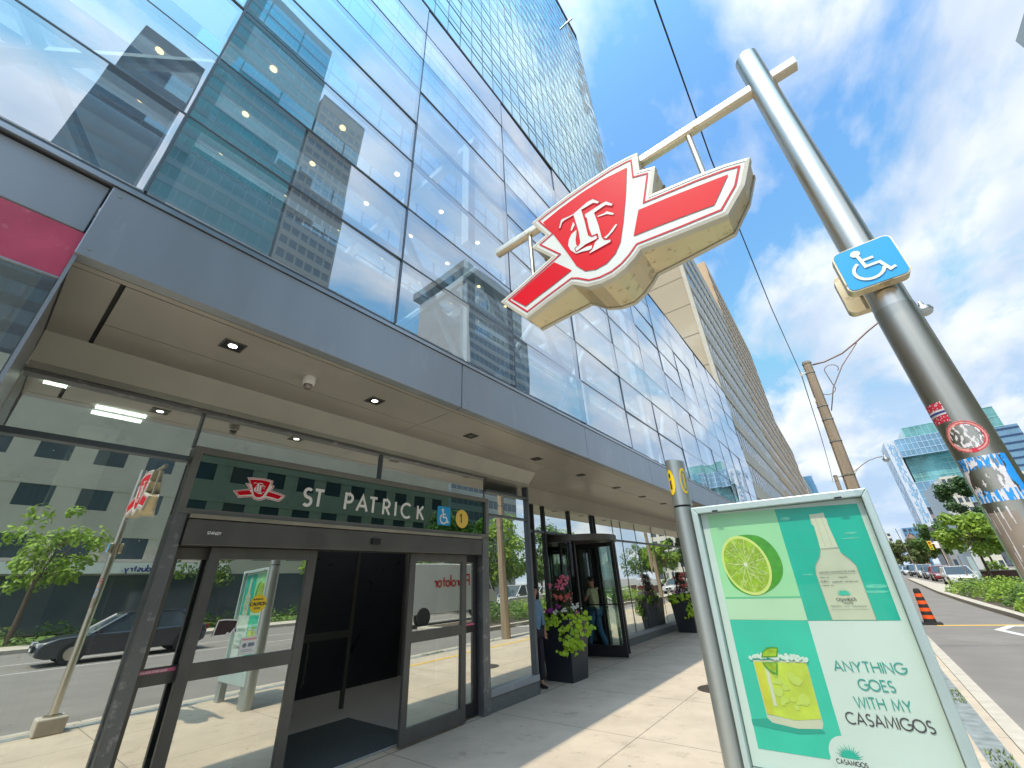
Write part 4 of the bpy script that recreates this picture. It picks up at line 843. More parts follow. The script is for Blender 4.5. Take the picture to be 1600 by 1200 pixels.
# ================================================================== THE TRANSIT SIGN ON ITS STEEL POLE
PX, PY, PR = .332, 1.52, .047
ts = empty('transit_sign', (PX, PY, 0), 'winged red and white transit sign hung from a leaning looking steel pole by the curb', 'sign')
ts['label'] = 'winged red and white transit sign hung on a brushed steel pole with stickers'
b = MB(); b.tube([(PX, PY, .22), (PX, PY, 3.76)], PR, 40); PB(b, 'pole', M['steel'], ts, smooth='auto')
b = MB(); b.tube([(PX, PY, 3.76), (PX, PY, 3.765)], PR - .004, 40); PB(b, 'pole_cap', M['steel_dirty'], ts)
b = MB(); b.box(PX - .16, PX + .16, PY - .16, PY + .16, .0, .2); PB(b, 'concrete_base', M['curb'], ts, bevel=.02)
b = MB(); b.tube([(PX, PY, .2), (PX, PY, .215)], .10, 24); PB(b, 'base_flange', M['steel_dirty'], ts)
b = MB(); b.tube([(PX, PY, 1.60), (PX, PY, 2.30)], PR + .0012, 40); PB(b, 'pole_sleeve', P('sleeve', (.50, .46, .38), .33, 1, .1, 4, stretch=(1, 1, .08), dirt=(.36, .31, .24), ds=3), ts, smooth='auto')
def rbar(x0, x1, y, z, w, h, name, mat):
    b = MB(); prof = rrect(y - w / 2, y + w / 2, z - h / 2, z + h / 2, .012, 4); b.prism(prof, lambda p: (x0, p[0], p[1]), lambda p: (x1, p[0], p[1])); return PB(b, name, mat, ts, smooth='auto')
BZ = 3.545
rbar(-1.215, PX - PR * .9, PY, BZ, .045, .055, 'crossbar', M['steel_dirty']); rbar(PX + PR * .9, .462, PY, BZ, .045, .055, 'crossbar', M['steel_dirty'])
# sign box
SY = 1.45; cxs = -.49
def depth(p):
    x, z = p; k = max(0, 1 - abs(x - cxs) / .62); zz = min(1, max(0, (3.55 - z) / .45)); return .12 + .15 * k * zz
bk = lambda p: (p[0], SY + depth(p), p[1])
b = MB(); b.prism(inset(EM_OUT, .004), lambda p: (p[0], SY + .012, p[1]), bk); PB(b, 'sign_box', M['steel_box'], ts)
b = MB(); o = EM_OUT; ii = inset(EM_OUT, .016); n = len(o)
for k in range(n):
    k2 = (k + 1) % n
    b.poly([(o[k][0], SY + .03, o[k][1]), (o[k2][0], SY + .03, o[k2][1]), (o[k2][0], SY - .002, o[k2][1]), (o[k][0], SY - .002, o[k][1])])
    b.poly([(o[k][0], SY - .002, o[k][1]), (o[k2][0], SY - .002, o[k2][1]), (ii[k2][0], SY - .006, ii[k2][1]), (ii[k][0], SY - .006, ii[k][1])])
    d0, d1_ = bk(o[k])[1], bk(o[k2])[1]
    b.poly([(o[k][0], d0 - .02, o[k][1]), (o[k2][0], d1_ - .02, o[k2][1]), (o[k2][0], d1_ + .004, o[k2][1]), (o[k][0], d0 + .004, o[k][1])])
PB(b, 'sign_rim', M['sign_rim'], ts)
flatp('sign_face', [inset(EM_OUT, .015)], lambda a, z: (a, SY - .004, z), M['sign_white'], ts)
flatp('red_shield', [EM_SHIELD], lambda a, z: (a, SY - .007, z), M['red'], ts)
flatp('red_wing', [EM_WR], lambda a, z: (a, SY - .007, z), M['red'], ts); flatp('red_wing', [EM_WL], lambda a, z: (a, SY - .007, z), M['red'], ts)
flatp('red_outline', ring(EM_OUT, .030, .0385), lambda a, z: (a, SY - .0065, z), M['red_line'], ts)
flatp('monogram', list(EM_L.values()), lambda a, z: (a, SY - .010, z), M['sign_white'], ts, label='white interlaced TTC monogram')
ol = []
for k in ('T1', 'T2'):
    ol += ring(EM_L[k], -.0035, 0)
flatp('monogram_outline', ol, lambda a, z: (a, SY - .0112, z), M['red_line'], ts)
for x in (-.955, .005):
    b = MB(); b.tube([(x, PY, BZ - .027), (x, PY, 3.06)], .013, 14); PB(b, 'hanger', M['steel_dirty'], ts, smooth='auto')
# accessibility signs back to back on the pole
def wcbox(y0, y1, sgn, name, lab):
    P0 = [(.240, 2.360), (.378, 2.348), (.396, 2.505), (.258, 2.510)]
    pts = rrect(.243, .392, 2.355, 2.510, .02)
    b = MB(); b.prism(pts, lambda p: (p[0], y0, p[1]), lambda p: (p[0], y1, p[1])); o = PB(b, name, M['steel_box'], ts, label=lab)
    return pts
pts = wcbox(1.432, 1.468, 1, 'accessibility_sign', 'blue accessibility sign facing the camera')
flatp('sign_plate', [inset(pts, .004)], lambda a, z: (a, 1.430, z), M['wc_blue'], ts)
flatp('symbol_figure', wheelchair(.313, 2.432, .12, .0085), lambda a, z: (a, 1.4275, z), M['cream'], ts)
wcbox(1.572, 1.605, -1, 'accessibility_sign', 'back of the second accessibility sign')
# stickers wrapped on the pole: (angle measured from the camera side, z)
def patch(name, a0, a1, z0, z1, mat, fn, nx=26, nz=22, off=.0016, label=None):
    b = MB(); R_ = PR + off
    for i in range(nx):
        for j in range(nz):
            u, v = (i + .5) / nx, (j + .5) / nz
            if not fn(u, v): continue
            A = [rad(a0 + (a1 - a0) * (i + di) / nx) for di in (0, 1)]; Z = [z0 + (z1 - z0) * (j + dj) / nz for dj in (0, 1)]
            g = lambda a, z: (PX + R_ * sin(a), PY - R_ * cos(a), z)
            b.quad(g(A[0], Z[0]), g(A[1], Z[0]), g(A[1], Z[1]), g(A[0], Z[1]))
    return PB(b, name, mat, ts, label=label)
from mathutils import noise as mn
def nz_(u, v, s, o): return mn.noise(Vector((u * s, v * s * .45, o)))
M['st_red'] = P('st_red', (.55, .03, .06), .5, 0, .15, 40); M['st_navy'] = P('st_navy', (.04, .05, .22), .5, 0, .1); M['st_blue'] = P('st_blue', (.02, .30, .80), .5, 0, .08); M['st_white'] = P('st_white', (.68, .66, .68), .6, 0, .15, 40); M['st_pink'] = P('st_pink', (.72, .32, .28), .6, 0, .15, 40)
CA = -12  # camera side of the pole
patch('sticker', CA - 78, CA - 18, 1.930, 1.985, M['st_red'], lambda u, v: not (.36 < v < .62) and nz_(u, v, 9, 1) > -.45, label='small torn red, white and navy sticker')
patch('sticker_stripe', CA - 78, CA - 18, 1.930, 1.985, M['st_white'], lambda u, v: .36 < v < .62 or (nz_(u, v, 22, 4) > .33), off=.0020)
patch('sticker_stripe', CA - 78, CA - 18, 1.930, 1.985, M['st_navy'], lambda u, v: .44 < v < .54, off=.0026)
def ringf(r0, r1): return lambda u, v: r0 < math.hypot(u - .5, v - .5) < r1
patch('sticker', CA - 52, CA + 40, 1.842, 1.925, M['st_pink'], lambda u, v: ringf(.38, .5)(u, v) and nz_(u, v, 7, 2) > -.35, 34, 34, label='round torn white sticker with a red rim')
patch('sticker_print', CA - 52, CA + 40, 1.842, 1.925, M['st_red'], lambda u, v: (ringf(.465, .485)(u, v)) or (ringf(.39, .41)(u, v) and u > .4) or (.45 < u < .58 and v < .14), 60, 60, off=.0022)
patch('sticker_remains', CA - 52, CA + 40, 1.842, 1.925, M['st_white'], lambda u, v: math.hypot(u - .5, v - .5) < .38 and (nz_(u, v, 14, 8) > .08), 40, 40, off=.0020)
patch('sticker', CA - 66, CA + 52, 1.724, 1.832, M['st_white'], lambda u, v: nz_(u * 1.6, v, 9, 3) > -.12 and not (math.hypot((u - .42) / .30, (v - .5) / .30) < 1 and nz_(u, v, 10, 7) > -.35), 44, 40, label='large torn blue and white sticker')
patch('sticker_print', CA - 66, CA + 52, 1.724, 1.832, M['st_blue'], lambda u, v: (u > .86 + .05 * sin(v * 9) and v > .05) or (v > .72 and nz_(u * 2, v, 12, 5) > .02) or (v < .25 and nz_(u * 2, v, 11, 6) > .05 and u > .08), 60, 44, off=.0022)
patch('tape_patch', CA - 66, CA + 6, 1.56, 1.712, P('tape', (.30, .25, .20), .6, 0, .2, 20), lambda u, v: v < .93 + .05 * nz_(u, v, 5, 3), 14, 14, label='brown faded tape patch below the stickers')
patch('tape_remains', CA - 66, CA + 6, 1.45, 1.712, M['st_white'], lambda u, v: nz_(u * 2, v * .6, 9, 11) > .33, 40, 40, off=.0022)

# ================================================================== ADVERTISING PANEL
PYn = 3.5
ap = empty('advertising_panel', (-.4, PYn, 0), 'freestanding advertising panel with a lime and tequila poster beside a grey information post', 'billboard')
fo = [(-.908, 2.082), (.201, 2.058), (.160, .30), (-.962, .30)]; fi = [(-.863, 2.031), (.159, 2.010), (.108, .50), (-.919, .50)]
b = MB(); n = 4
for k in range(4):
    a, c, d, e = fo[k], fo[(k + 1) % 4], fi[(k + 1) % 4], fi[k]
    b.prism([a, c, d, e], lambda p: (p[0], PYn - .02, p[1]), lambda p: (p[0], PYn + .11, p[1]))
PB(b, 'frame', M['pylon_light'], ap, bevel=.006)
b = MB(); b.prism(fi, lambda p: (p[0], PYn + .06, p[1]), lambda p: (p[0], PYn + .10, p[1])); PB(b, 'back_panel', M['pylon'], ap)
b = MB(); b.prism([(.0, .0), (.16, .0), (.16, .30), (.0, .30)], lambda p: (p[0], PYn, p[1]), lambda p: (p[0], PYn + .1, p[1])); b.prism([(-.96, .0), (-.80, .0), (-.80, .30), (-.96, .30)], lambda p: (p[0], PYn, p[1]), lambda p: (p[0], PYn + .1, p[1])); PB(b, 'foot', M['pylon'], ap)
pmap = lambda d: (lambda a, z: (a, PYn + .035 - d, z))
pap = [(-.858, 2.028), (.155, 2.006), (.104, .505), (-.914, .505)]
poster = flatp('poster', [pap], pmap(0), M['paper'], ap, label='poster with lime, bottle and drink in green squares')
def PF(name, polys, lv, mat, label=None):
    b = MB(); base = Vector(ap.location)
    for k, p in enumerate(polys): b.poly([tuple(Vector(pmap(.0012 * lv + min(k, 220) * 4e-6)(*q)) - base) for q in p])
    return b.build(name, mat, poster, label=label)
PF('print_square', [[(-.812, 2.018), (-.346, 2.000), (-.365, 1.304), (-.836, 1.305)]], 1, M['mint'], 'pale green square')
PF('print_square', [[(-.346, 2.000), (.123, 1.974), (.099, 1.309), (-.365, 1.304)]], 1, M['teal'], 'dark teal square')
PF('print_square', [[(-.836, 1.305), (-.365, 1.304), (-.385, .700), (-.484, .601), (-.857, .598)]], 1, M['teal2'], 'bright teal square')
PF('print_table', [[(-.826, 1.435), (-.361, 1.432), (-.365, 1.306), (-.835, 1.307)]], 2, M['mint2'])
PF('print_table', [[(-.826, 1.447), (-.361, 1.445), (-.361, 1.433), (-.826, 1.436)]], 2, P('mintd', (.14, .55, .30), .5, 0, 0))
cl = []
for (x, z, w_, h_) in ((.03, 1.80, .06, .012), (.02, 1.77, .08, .008), (-.30, 1.93, .05, .02), (.05, 1.49, .09, .02), (.04, 1.46, .10, .012), (-.28, 1.57, .05, .008)): cl.append(circle(x, z, w_ * .6, h_ * .6, 16))
PF('print_cloud', cl, 2, P('tealcl', (.12, .60, .45), .5, 0, .2, 20))
# lime half: rind, pith ring, flesh segments
lc = (-.633, 1.652); lim = [(-.574, 1.853), (-.484, 1.832), (-.423, 1.755), (-.400, 1.65), (-.425, 1.562), (-.495, 1.495), (-.592, 1.452), (-.676, 1.455), (-.764, 1.515), (-.787, 1.638), (-.751, 1.765), (-.66, 1.848)]
def smooth_poly(p, it=2):
    for _ in range(it):
        q = []
        for i in range(len(p)):
            a, c = p[i], p[(i + 1) % len(p)]; q += [(a[0] * .75 + c[0] * .25, a[1] * .75 + c[1] * .25), (a[0] * .25 + c[0] * .75, a[1] * .25 + c[1] * .75)]
        p = q
    return p
PF('print_lime', [smooth_poly(lim)], 2, M['limerind'], 'halved lime')
el = lambda k: [(lc[0] + (.152 * k) * cos(t_ * 2 * pi / 48) - .012 * sin(t_ * 2 * pi / 48) * k, lc[1] + (.196 * k) * sin(t_ * 2 * pi / 48)) for t_ in range(48)]
PF('print_lime_pith', [el(1.0)], 3, M['pith']); PF('print_lime_flesh', [el(.90)], 4, M['limeflesh'])
seg = []; rs = random.Random(4)
for k in range(11):
    a = 2 * pi * k / 11 + .2; seg += ribbon([(lc[0], lc[1]), (lc[0] + .138 * cos(a), lc[1] + .176 * sin(a))], .0045)
for k in range(170):
    a = rs.uniform(0, 2 * pi); r0 = rs.uniform(.2, .8); r1 = r0 + rs.uniform(.05, .14)
    seg += ribbon([(lc[0] + .15 * r0 * cos(a), lc[1] + .19 * r0 * sin(a)), (lc[0] + .15 * r1 * cos(a + .03), lc[1] + .19 * r1 * sin(a + .03))], .0028)
PF('print_lime_lines', seg, 5, P('limeline', (.66, .78, .28), .5, 0, 0)); PF('print_lime_core', [circle(lc[0], lc[1], .013, .014, 10)], 6, P('limecore', (.8, .82, .6), .5, 0, 0))
dk = []
for k in range(90):
    a = rs.uniform(0, 2 * pi); r0 = rs.uniform(.3, .8); r1 = r0 + rs.uniform(.04, .1); dk += ribbon([(lc[0] + .15 * r0 * cos(a), lc[1] + .19 * r0 * sin(a)), (lc[0] + .15 * r1 * cos(a + .04), lc[1] + .19 * r1 * sin(a + .04))], .0035)
PF('print_lime_lines', dk, 6, P('limedk', (.30, .42, .01), .5, 0, 0))
# bottle
bot = [(-.154, 1.939), (-.070, 1.941), (-.075, 1.916), (-.067, 1.895), (-.070, 1.859), (-.062, 1.716), (-.060, 1.690), (-.026, 1.646), (-.007, 1.608), (-.009, 1.565), (-.013, 1.311), (-.232, 1.309), (-.232, 1.575), (-.221, 1.62), (-.180, 1.671), (-.161, 1.717), (-.149, 1.859), (-.160, 1.877)]
PF('print_bottle', [bot], 2, M['ivory'], 'clear bottle'); PF('print_bottle_neck', [[(-.154, 1.939), (-.070, 1.941), (-.077, 1.868), (-.064, 1.722), (-.159, 1.722), (-.150, 1.868)]], 3, M['ivory2'])
PF('print_bottle_line', ribbon([(-.163, 1.72), (-.062, 1.718)], .003) + ribbon([(-.232, 1.309), (-.232, 1.575), (-.221, 1.62), (-.180, 1.671), (-.161, 1.717)], .003) + ribbon([(-.013, 1.311), (-.009, 1.565), (-.007, 1.608), (-.026, 1.646), (-.060, 1.690)], .003) + ribbon([(-.128, 1.93), (-.128, 1.73)], .0015) + ribbon([(-.092, 1.93), (-.092, 1.73)], .0015), 4, P('glassline', (.36, .38, .30), .5, 0, 0))
def agave(cx, cz, w_, h_):
    out = []
    for k in range(17):
        a = rad(6 + 168 * k / 16); r = 1 if k % 2 else .82; tip = (cx + w_ * r * cos(a), cz + h_ * r * sin(a)); pr = Vector((-sin(a), cos(a))) * w_ * .05
        mid = (cx + w_ * .42 * cos(a), cz + h_ * .42 * sin(a)); out.append([(cx, cz), (mid[0] + pr.x, mid[1] + pr.y), tip, (mid[0] - pr.x, mid[1] - pr.y)])
    return out
PF('print_agave', agave(-.122, 1.446, .046, .040), 4, M['teal2'])
def pt(s, x0, x1, z, h, t, tr=.22, slope=0):
    pl, wd = text2d(s, h, t, tr); k = (x1 - x0) / wd; return place(pl, x0, z, sx=k, slope=slope)
lbl = pt('CASAMIGOS', -.172, -.073, 1.414, .016, .0030) + pt('Tequila', -.150, -.095, 1.398, .014, .0018)
lbl += pt('NUESTROS CASAMIGOS DE AGAVE'.replace('V', 'U'), -.214, -.024, 1.575, .008, .0012) + ribbon([(-.216, 1.570), (-.024, 1.566)], .0012)
lbl += pt('lote no', -.216, -.17, 1.546, .009, .0013) + pt('blanco', -.12, -.075, 1.544, .009, .0013, .2) if False else pt('lote no', -.216, -.17, 1.546, .009, .0013)
lbl += pt('tequila', -.12, -.075, 1.544, .009, .0013) + pt('PURO', -.22, -.18, 1.521, .009, .0013) + pt('agaue reserua'.replace('g', 'q'), -.16, -.03, 1.519, .009, .0013) + pt('hecho en'.replace('h', 'n').replace('c', 'e'), -.22, -.16, 1.500, .009, .0013)
sg = lambda x0, x1, z, a_, n_: [(x0 + (x1 - x0) * i / n_, z + a_ * sin(i * 2.1) * (1 - .3 * (i % 3))) for i in range(n_ + 1)]
lbl += ribbon(sg(-.214, -.158, 1.384, .010, 12), .0016) + ribbon(sg(-.105, -.032, 1.383, .009, 16), .0016) + ribbon([(-.218, 1.366), (-.028, 1.367)], .0012) + ribbon([(-.15, 1.382), (-.115, 1.382)], .0014)
PF('print_label_text', lbl, 5, M['ink'], 'small label lettering reading CASAMIGOS Tequila')
# glass of lime drink
tum = [(-.753, 1.072), (-.445, 1.082), (-.458, .765), (-.47, .742), (-.60, .728), (-.735, .742), (-.757, .765)]
PF('print_drink', [tum], 2, M['ivory'], 'glass of green drink with a lime wedge'); PF('print_liquid', [[(-.750, 1.062), (-.447, 1.072), (-.460, .79), (-.60, .768), (-.752, .785)]], 3, M['drink'])
PF('print_liquid', [[(-.750, 1.062), (-.70, 1.063), (-.715, .782), (-.752, .785)]], 4, M['drink2']); PF('print_liquid', [[(-.69, 1.05), (-.67, 1.05), (-.68, .83), (-.70, .83)]], 5, M['ivory2'])
ice = []
for k in range(16):
    x, z = rs.uniform(-.66, -.50), rs.uniform(.82, 1.02); r = rs.uniform(.012, .035); ice.append([(x + r * cos(t_ * pi / 3 + k) * rs.uniform(.7, 1.2), z + r * sin(t_ * pi / 3 + k) * rs.uniform(.5, 1.1)) for t_ in range(6)])
PF('print_ice', ice, 5, P('icec', (.58, .71, .12), .5, 0, .1)); PF('print_shadow', [[(-.855, .745), (-.76, .760), (-.735, .742), (-.60, .726), (-.47, .738), (-.46, .722), (-.60, .700), (-.855, .715)]], 2, P('tealsh', (.0, .36, .27), .5, 0, 0))
sa = []
for k in range(150):
    x = rs.uniform(-.765, -.435); z = 1.078 + .02 * rs.random() + .028 * max(0, sin((x + .76) * 9.6)) * rs.random(); r = rs.uniform(.004, .011); sa.append(circle(x, z, r, r, 6))
PF('print_salt', sa, 6, M['salt'])
PF('print_wedge', [[(-.697, 1.088), (-.682, 1.12), (-.65, 1.146), (-.61, 1.152), (-.580, 1.150), (-.598, 1.096)], [(-.70, 1.062), (-.608, 1.067), (-.630, .995), (-.655, 1.005), (-.685, 1.03)]], 7, M['limerind'])
PF('print_wedge', [[(-.687, 1.096), (-.672, 1.12), (-.645, 1.138), (-.612, 1.143), (-.590, 1.141), (-.605, 1.102)], [(-.69, 1.058), (-.615, 1.062), (-.634, 1.008), (-.665, 1.024)]], 8, M['limeflesh'])
# slogan
sl = pt('ANYTHING', -.307, .028, 1.040, .050, .0070, .20, .02) + pt('GOES', -.215, -.052, .955, .050, .0070, .20, .01) + pt('WITH MY', -.262, -.010, .868, .050, .0070, .20, .01)
PF('print_slogan', sl, 2, M['ink_teal'], 'teal slogan lettering'); PF('print_slogan', pt('CASAMIGOS', -.332, .050, .786, .052, .0072, .20, .0), 2, M['ink'], 'dark slogan word')
PF('print_disc', [circle(-.375, .625, .098, .098, 40)], 3, M['paper']); PF('print_agave', agave(-.375, .622, .072, .070), 4, M['teal']); PF('print_logo_text', pt('CASAMIGOS', -.448, -.305, .592, .020, .0042), 4, M['ink'])
b = MB(); b.quad(*[(x, PYn - .005, z) for x, z in fi]); PB(b, 'cover_glass', M['glass_clear'], ap)
for x, z in ((-.733, 2.035), (.037, 2.018)): b = MB(); b.box(x - .02, x + .02, PYn - .026, PYn - .019, z - .006, z + .006); PB(b, 'clip', M['black'], ap)
# rounded information post
def post_prof(cx, z, a, bb): return [(cx + a * cos(2 * pi * k / 24), PYn + .05 + bb * sin(2 * pi * k / 24), z) for k in range(24)]
def loft(name, secs, mat, lab=None):
    b = MB(); n = 24
    for s_ in secs: b.v += s_
    for i in range(len(secs) - 1):
        for k in range(n): b.f.append((i * n + k, i * n + (k + 1) % n, (i + 1) * n + (k + 1) % n, (i + 1) * n + k))
    b.f.append(tuple(range(n))[::-1]); b.f.append(tuple((len(secs) - 1) * n + k for k in range(n))); return PB(b, name, mat, ap, smooth='auto', label=lab)
loft('post', [post_prof(-1.035, 0, .07, .085), post_prof(-.985, 2.10, .07, .085)], M['pylon'])
loft('post_seam', [post_prof(-.984, 2.10, .064, .078), post_prof(-.984, 2.115, .064, .078)], M['black'])
capz = [post_prof(-.978, 2.115, .072, .088), post_prof(-.966, 2.46, .075, .09)]
capz.append([(x, y, 2.50 - (x + 1.04) * .18) for x, y, z in post_prof(-.965, 2.46, .074, .089)])
loft('post_cap', capz, M['pylon'])
def wrap(cx, a_lo, a_hi, z0, z1, fn, name, mat, off=.002, nx=24, nz=30):
    b = MB()
    for i in range(nx):
        for j in range(nz):
            u, v = (i + .5) / nx, (j + .5) / nz
            if fn(u, v):
                q = []
                for du, dv_ in ((0, 0), (1, 0), (1, 1), (0, 1)):
                    a = rad(a_lo + (a_hi - a_lo) * (i + du) / nx); z = z0 + (z1 - z0) * (j + dv_) / nz; cc_ = cx + (z - 2.115) * .035
                    q.append((cc_ + (.0735 + off) * cos(a), PYn + .05 + (.0885 + off) * sin(a), z))
                b.quad(*q)
    return PB(b, name, mat, ap)
oval = lambda u, v: math.hypot((u - .5) * 2, (v - .5) * 2) < 1
wrap(-.978, 205, 268, 2.20, 2.41, oval, 'information_symbol', M['yellow'])
wrap(-.978, 205, 268, 2.20, 2.41, lambda u, v: math.hypot((u - .5) / .13, (v - .76) / .10) < 1 or (.36 < u < .64 and .22 < v < .58), 'symbol_print', M['ink'], .004)
wrap(-.978, 300, 350, 2.20, 2.41, oval, 'information_symbol', M['yellow']); wrap(-.978, 300, 350, 2.20, 2.41, lambda u, v: math.hypot((u - .5) * 2, (v - .5) * 2) < .8 and not (.42 < u < .58 and .2 < v < .8), 'symbol_print', M['pylon'], .004)

# ================================================================== UTILITY POLES AND WIRES
def pole(px, py, label, top=6.45, base=-.0):
    t = empty('utility_pole', (px, py, base), label, 'utility pole', 'concrete street light poles along the curb')
    b = MB(); b.tube([(-.26, 0, 0), (0, 0, top)], [.155, .095], 8); b.build('pole', M['concrete_post'], t)
    for z in (top - .05, top - .32, 5.2, 4.85, 4.3, 3.5): b = MB(); r = .155 - .06 * z / top; xo = -.26 * (1 - z / top); b.tube([(xo, 0, z - .012), (xo, 0, z + .012)], r + .012, 8); b.build('band', M['steel_dirty'], t)
    b = MB(); b.tube([(.1, 0, top - .12), (.35, 0, top - .13), (.75, 0, top - .04), (1.1, 0, top + .15), (1.4, 0, top + .34), (1.7, 0, top + .50), (2.1, 0, top + .60), (2.4, 0, top + .60)], .022, 8)
    b.tube([(.08, 0, 5.05), (.3, 0, 5.6), (.65, 0, 6.1), (1.1, 0, top + .12)], .013, 6)
    sc = [(.42 + .14 * cos(rad(a)), 0, 6.08 + .12 * sin(rad(a))) for a in range(-40, 200, 20)] + [(.30, 0, 5.9), (.33, 0, 5.6)] + [(.18 + .16 * cos(rad(a)), 0, 5.6 + .14 * sin(rad(a))) for a in range(0, -240, -20)]
    b.tube(sc, .010, 6); b.build('lamp_arm', P('armrust', (.27, .20, .17), .6, .5, .1) if 'armrust' not in bpy.data.materials else bpy.data.materials['armrust'], t, smooth=True)
    hd = MB(); hd.lathe(2.47, 0, [(0, top + .66), (.03, top + .66), (.05, top + .60), (.06, top + .55), (.13, top + .50), (.155, top + .42), (.15, top + .40)], 20); h = hd.build('lamp_head', M['steel'], t, smooth='auto')
    gd = MB(); gd.lathe(2.47, 0, [(.145, top + .40), (.12, top + .33), (.05, top + .29), (0, top + .285)], 18); gd.build('lamp_globe', P('globe', (.6, .62, .6), .15, 0, 0) if 'globe' not in bpy.data.materials else bpy.data.materials['globe'], h, smooth=True)
    b = MB(); b.box(-.22, -.10, -.02, .02, top - .30, top - .27); b.tube([(-.2, 0, top - .34), (-.2, 0, top - .22)], .025, 8); b.box(-.16, -.09, -.03, .03, top - 1.1, top - 1.0); b.tube([(-.12, .02, 0.2), (-.10, .02, top - .4)], .012, 6); b.build('insulator', M['white'], t)
    return t
pole(.60, 12, 'concrete utility pole with a scrolled lamp arm rising behind the poster panel')
pole(.60, 30, 'farther concrete lamp pole mostly hidden behind the nearer utility pole')
pole(.75, -7, 'concrete utility pole behind the camera carrying the overhead wire')
def wire(name, pts, r, label):
    b = MB(); tw_ = []
    for i in range(len(pts) - 1):
        p, q = Vector(pts[i]), Vector(pts[i + 1]); n_ = max(2, int((q - p).length / .25))
        for k in range(n_): tw_.append(p.lerp(q, k / n_))
    tw_.append(Vector(pts[-1]))
    b.tube([(p.x, p.y, p.z + .006 * sin(i * 1.9)) for i, p in enumerate(tw_)], r, 5); o = b.build(name, M['wire'], None, smooth=True); tag(o, label, 'cable'); return o
wire('overhead_cable', [(.5, -7, 6.2), (.28, -3, 6.08), (.15, 1, 6.06), (.14, 4, 6.06), (.24, 8, 6.10), (.40, 12, 6.17)], .008, 'dark twisted overhead cable running over the transit sign to the utility pole')
wire('overhead_cable', [(.40, 12, 6.16), (.42, 18, 5.95), (.42, 24, 5.95), (.40, 30, 6.14)], .011, 'thin overhead cable between the two far utility poles')

# ================================================================== TREES AND PLANTS
def crown_mesh(seed, R_, H_, n, leaf_, clumps=26):
    r_ = random.Random(seed); b = MB(); cs = []
    for k in range(clumps):
        a = r_.uniform(0, 2 * pi); h = r_.uniform(-.9, 1); rr_ = math.sqrt(max(.05, 1 - h * h * .8)) * r_.uniform(.35, 1)
        cs.append((rr_ * cos(a) * R_, rr_ * sin(a) * R_, h * H_, r_.uniform(.18, .36) * R_))
    for k in range(n):
        cx, cy, cz, cr_ = cs[k % clumps]
        v = Vector((r_.gauss(0, 1), r_.gauss(0, 1), r_.gauss(0, .8))).normalized() * cr_ * r_.uniform(.55, 1.08)
        p = Vector((cx, cy, cz)) + v; nrm = (v.normalized() + Vector((0, 0, .6)) + Vector((r_.gauss(0, .4), r_.gauss(0, .4), r_.gauss(0, .4)))).normalized()
        t_ = nrm.orthogonal().normalized(); t_ = Matrix.Rotation(r_.uniform(0, 6.28), 3, nrm) @ t_; u_ = nrm.cross(t_); s_ = leaf_ * r_.uniform(.6, 1.3)
        b.poly([tuple(p + t_ * s_), tuple(p + u_ * s_ * .45 + t_ * s_ * .1), tuple(p - t_ * s_ * .9), tuple(p - u_ * s_ * .45 + t_ * s_ * .1)])
    return b, cs
def tree(name, label, x, y, R_, H_, zc, mat, seed, n=2600, leaf_=.13, group=None, trunk=.12):
    t = empty(name, (x, y, -.05), label, 'tree', group); b, cs = crown_mesh(seed, R_, H_, n, leaf_); b.v = [(v[0], v[1], v[2] + zc + .05) for v in b.v]
    b.build('crown', M[mat], t)
    b = MB(); b.tube([(0, 0, 0), (.03, .02, zc * .5), (0, .03, zc + .1)], [trunk, trunk * .75, trunk * .45], 8)
    for c in cs[:9]: b.tube([(0, .02, zc * .62), (c[0] * .5, c[1] * .5, zc + c[2] * .4), (c[0], c[1], zc + c[2])], [trunk * .4, trunk * .25, .012], 5)
    b.build('trunk', M['bark'], t); return t
tree('street_tree', 'bright green spreading tree beyond the white car', 8.8, 56, 2.25, 1.5, 3.9, 'leaf_bright', 1, 5200, .19)
tree('street_tree', 'dark green tree standing right behind the bright tree', 11.8, 62, 2.1, 1.6, 4.0, 'leaf_mid', 2, 3600, .2)
tree('tall_tree', 'tall dark tree rising behind the sticker covered pole', 13.0, 78, 2.6, 3.9, 7.2, 'leaf_dark', 3, 5200, .24)
tree('street_tree', 'mid green tree left of the bright spreading tree', 11.6, 100, 2.8, 2.2, 5.2, 'leaf_mid', 4, 3600, .28)
for i, (x, y, s) in enumerate([(8.0, 130, 2.2), (10.6, 134, 2.6), (12.8, 138, 2.5)]):
    tree('grove_tree', ['leftmost olive green tree of the far grove beside the poster panel', 'middle olive green tree of the far grove over the parked cars', 'rightmost olive green tree of the far grove'][i], x, y, s * 1.15, 2.2, 4.2, 'leaf_olive', 10 + i, 3000, .32, 'trees of the far grove')
tree('park_tree', 'wide leafy tree at the right edge beyond the lawn', 16.5, 66, 2.6, 2.0, 4.0, 'leaf_mid', 7, 2200, .17)
loc = [(24, 2.6, 'first'), (25, 10, 'second'), (24, 18, 'third'), (25, 26, 'fourth'), (24, 34, 'fifth'), (25, 43, 'sixth')]
for i, (x, y, wd_) in enumerate(loc):
    tree('street_tree', '%s tree on the lawn across the street, reflected in the glass' % wd_, x, y, 2.0, 1.8, 4.4, 'leaf_bright' if i % 2 == 0 else 'leaf_mid', 20 + i, 1700, .17, 'trees on the lawn across the street')
for i, (x, y, wd_) in enumerate([(15.5, 24, 'nearest'), (17, 31, 'second'), (16, 39, 'third'), (17.5, 47, 'farthest')]):
    tree('plaza_tree', '%s large leafy tree beside the main road, reflected in the lobby windows' % wd_, x, y, 3.4, 2.5, 4.4, 'leaf_bright' if i % 2 else 'leaf_mid', 60 + i, 4200, .22, 'large trees beside the main road', .2)
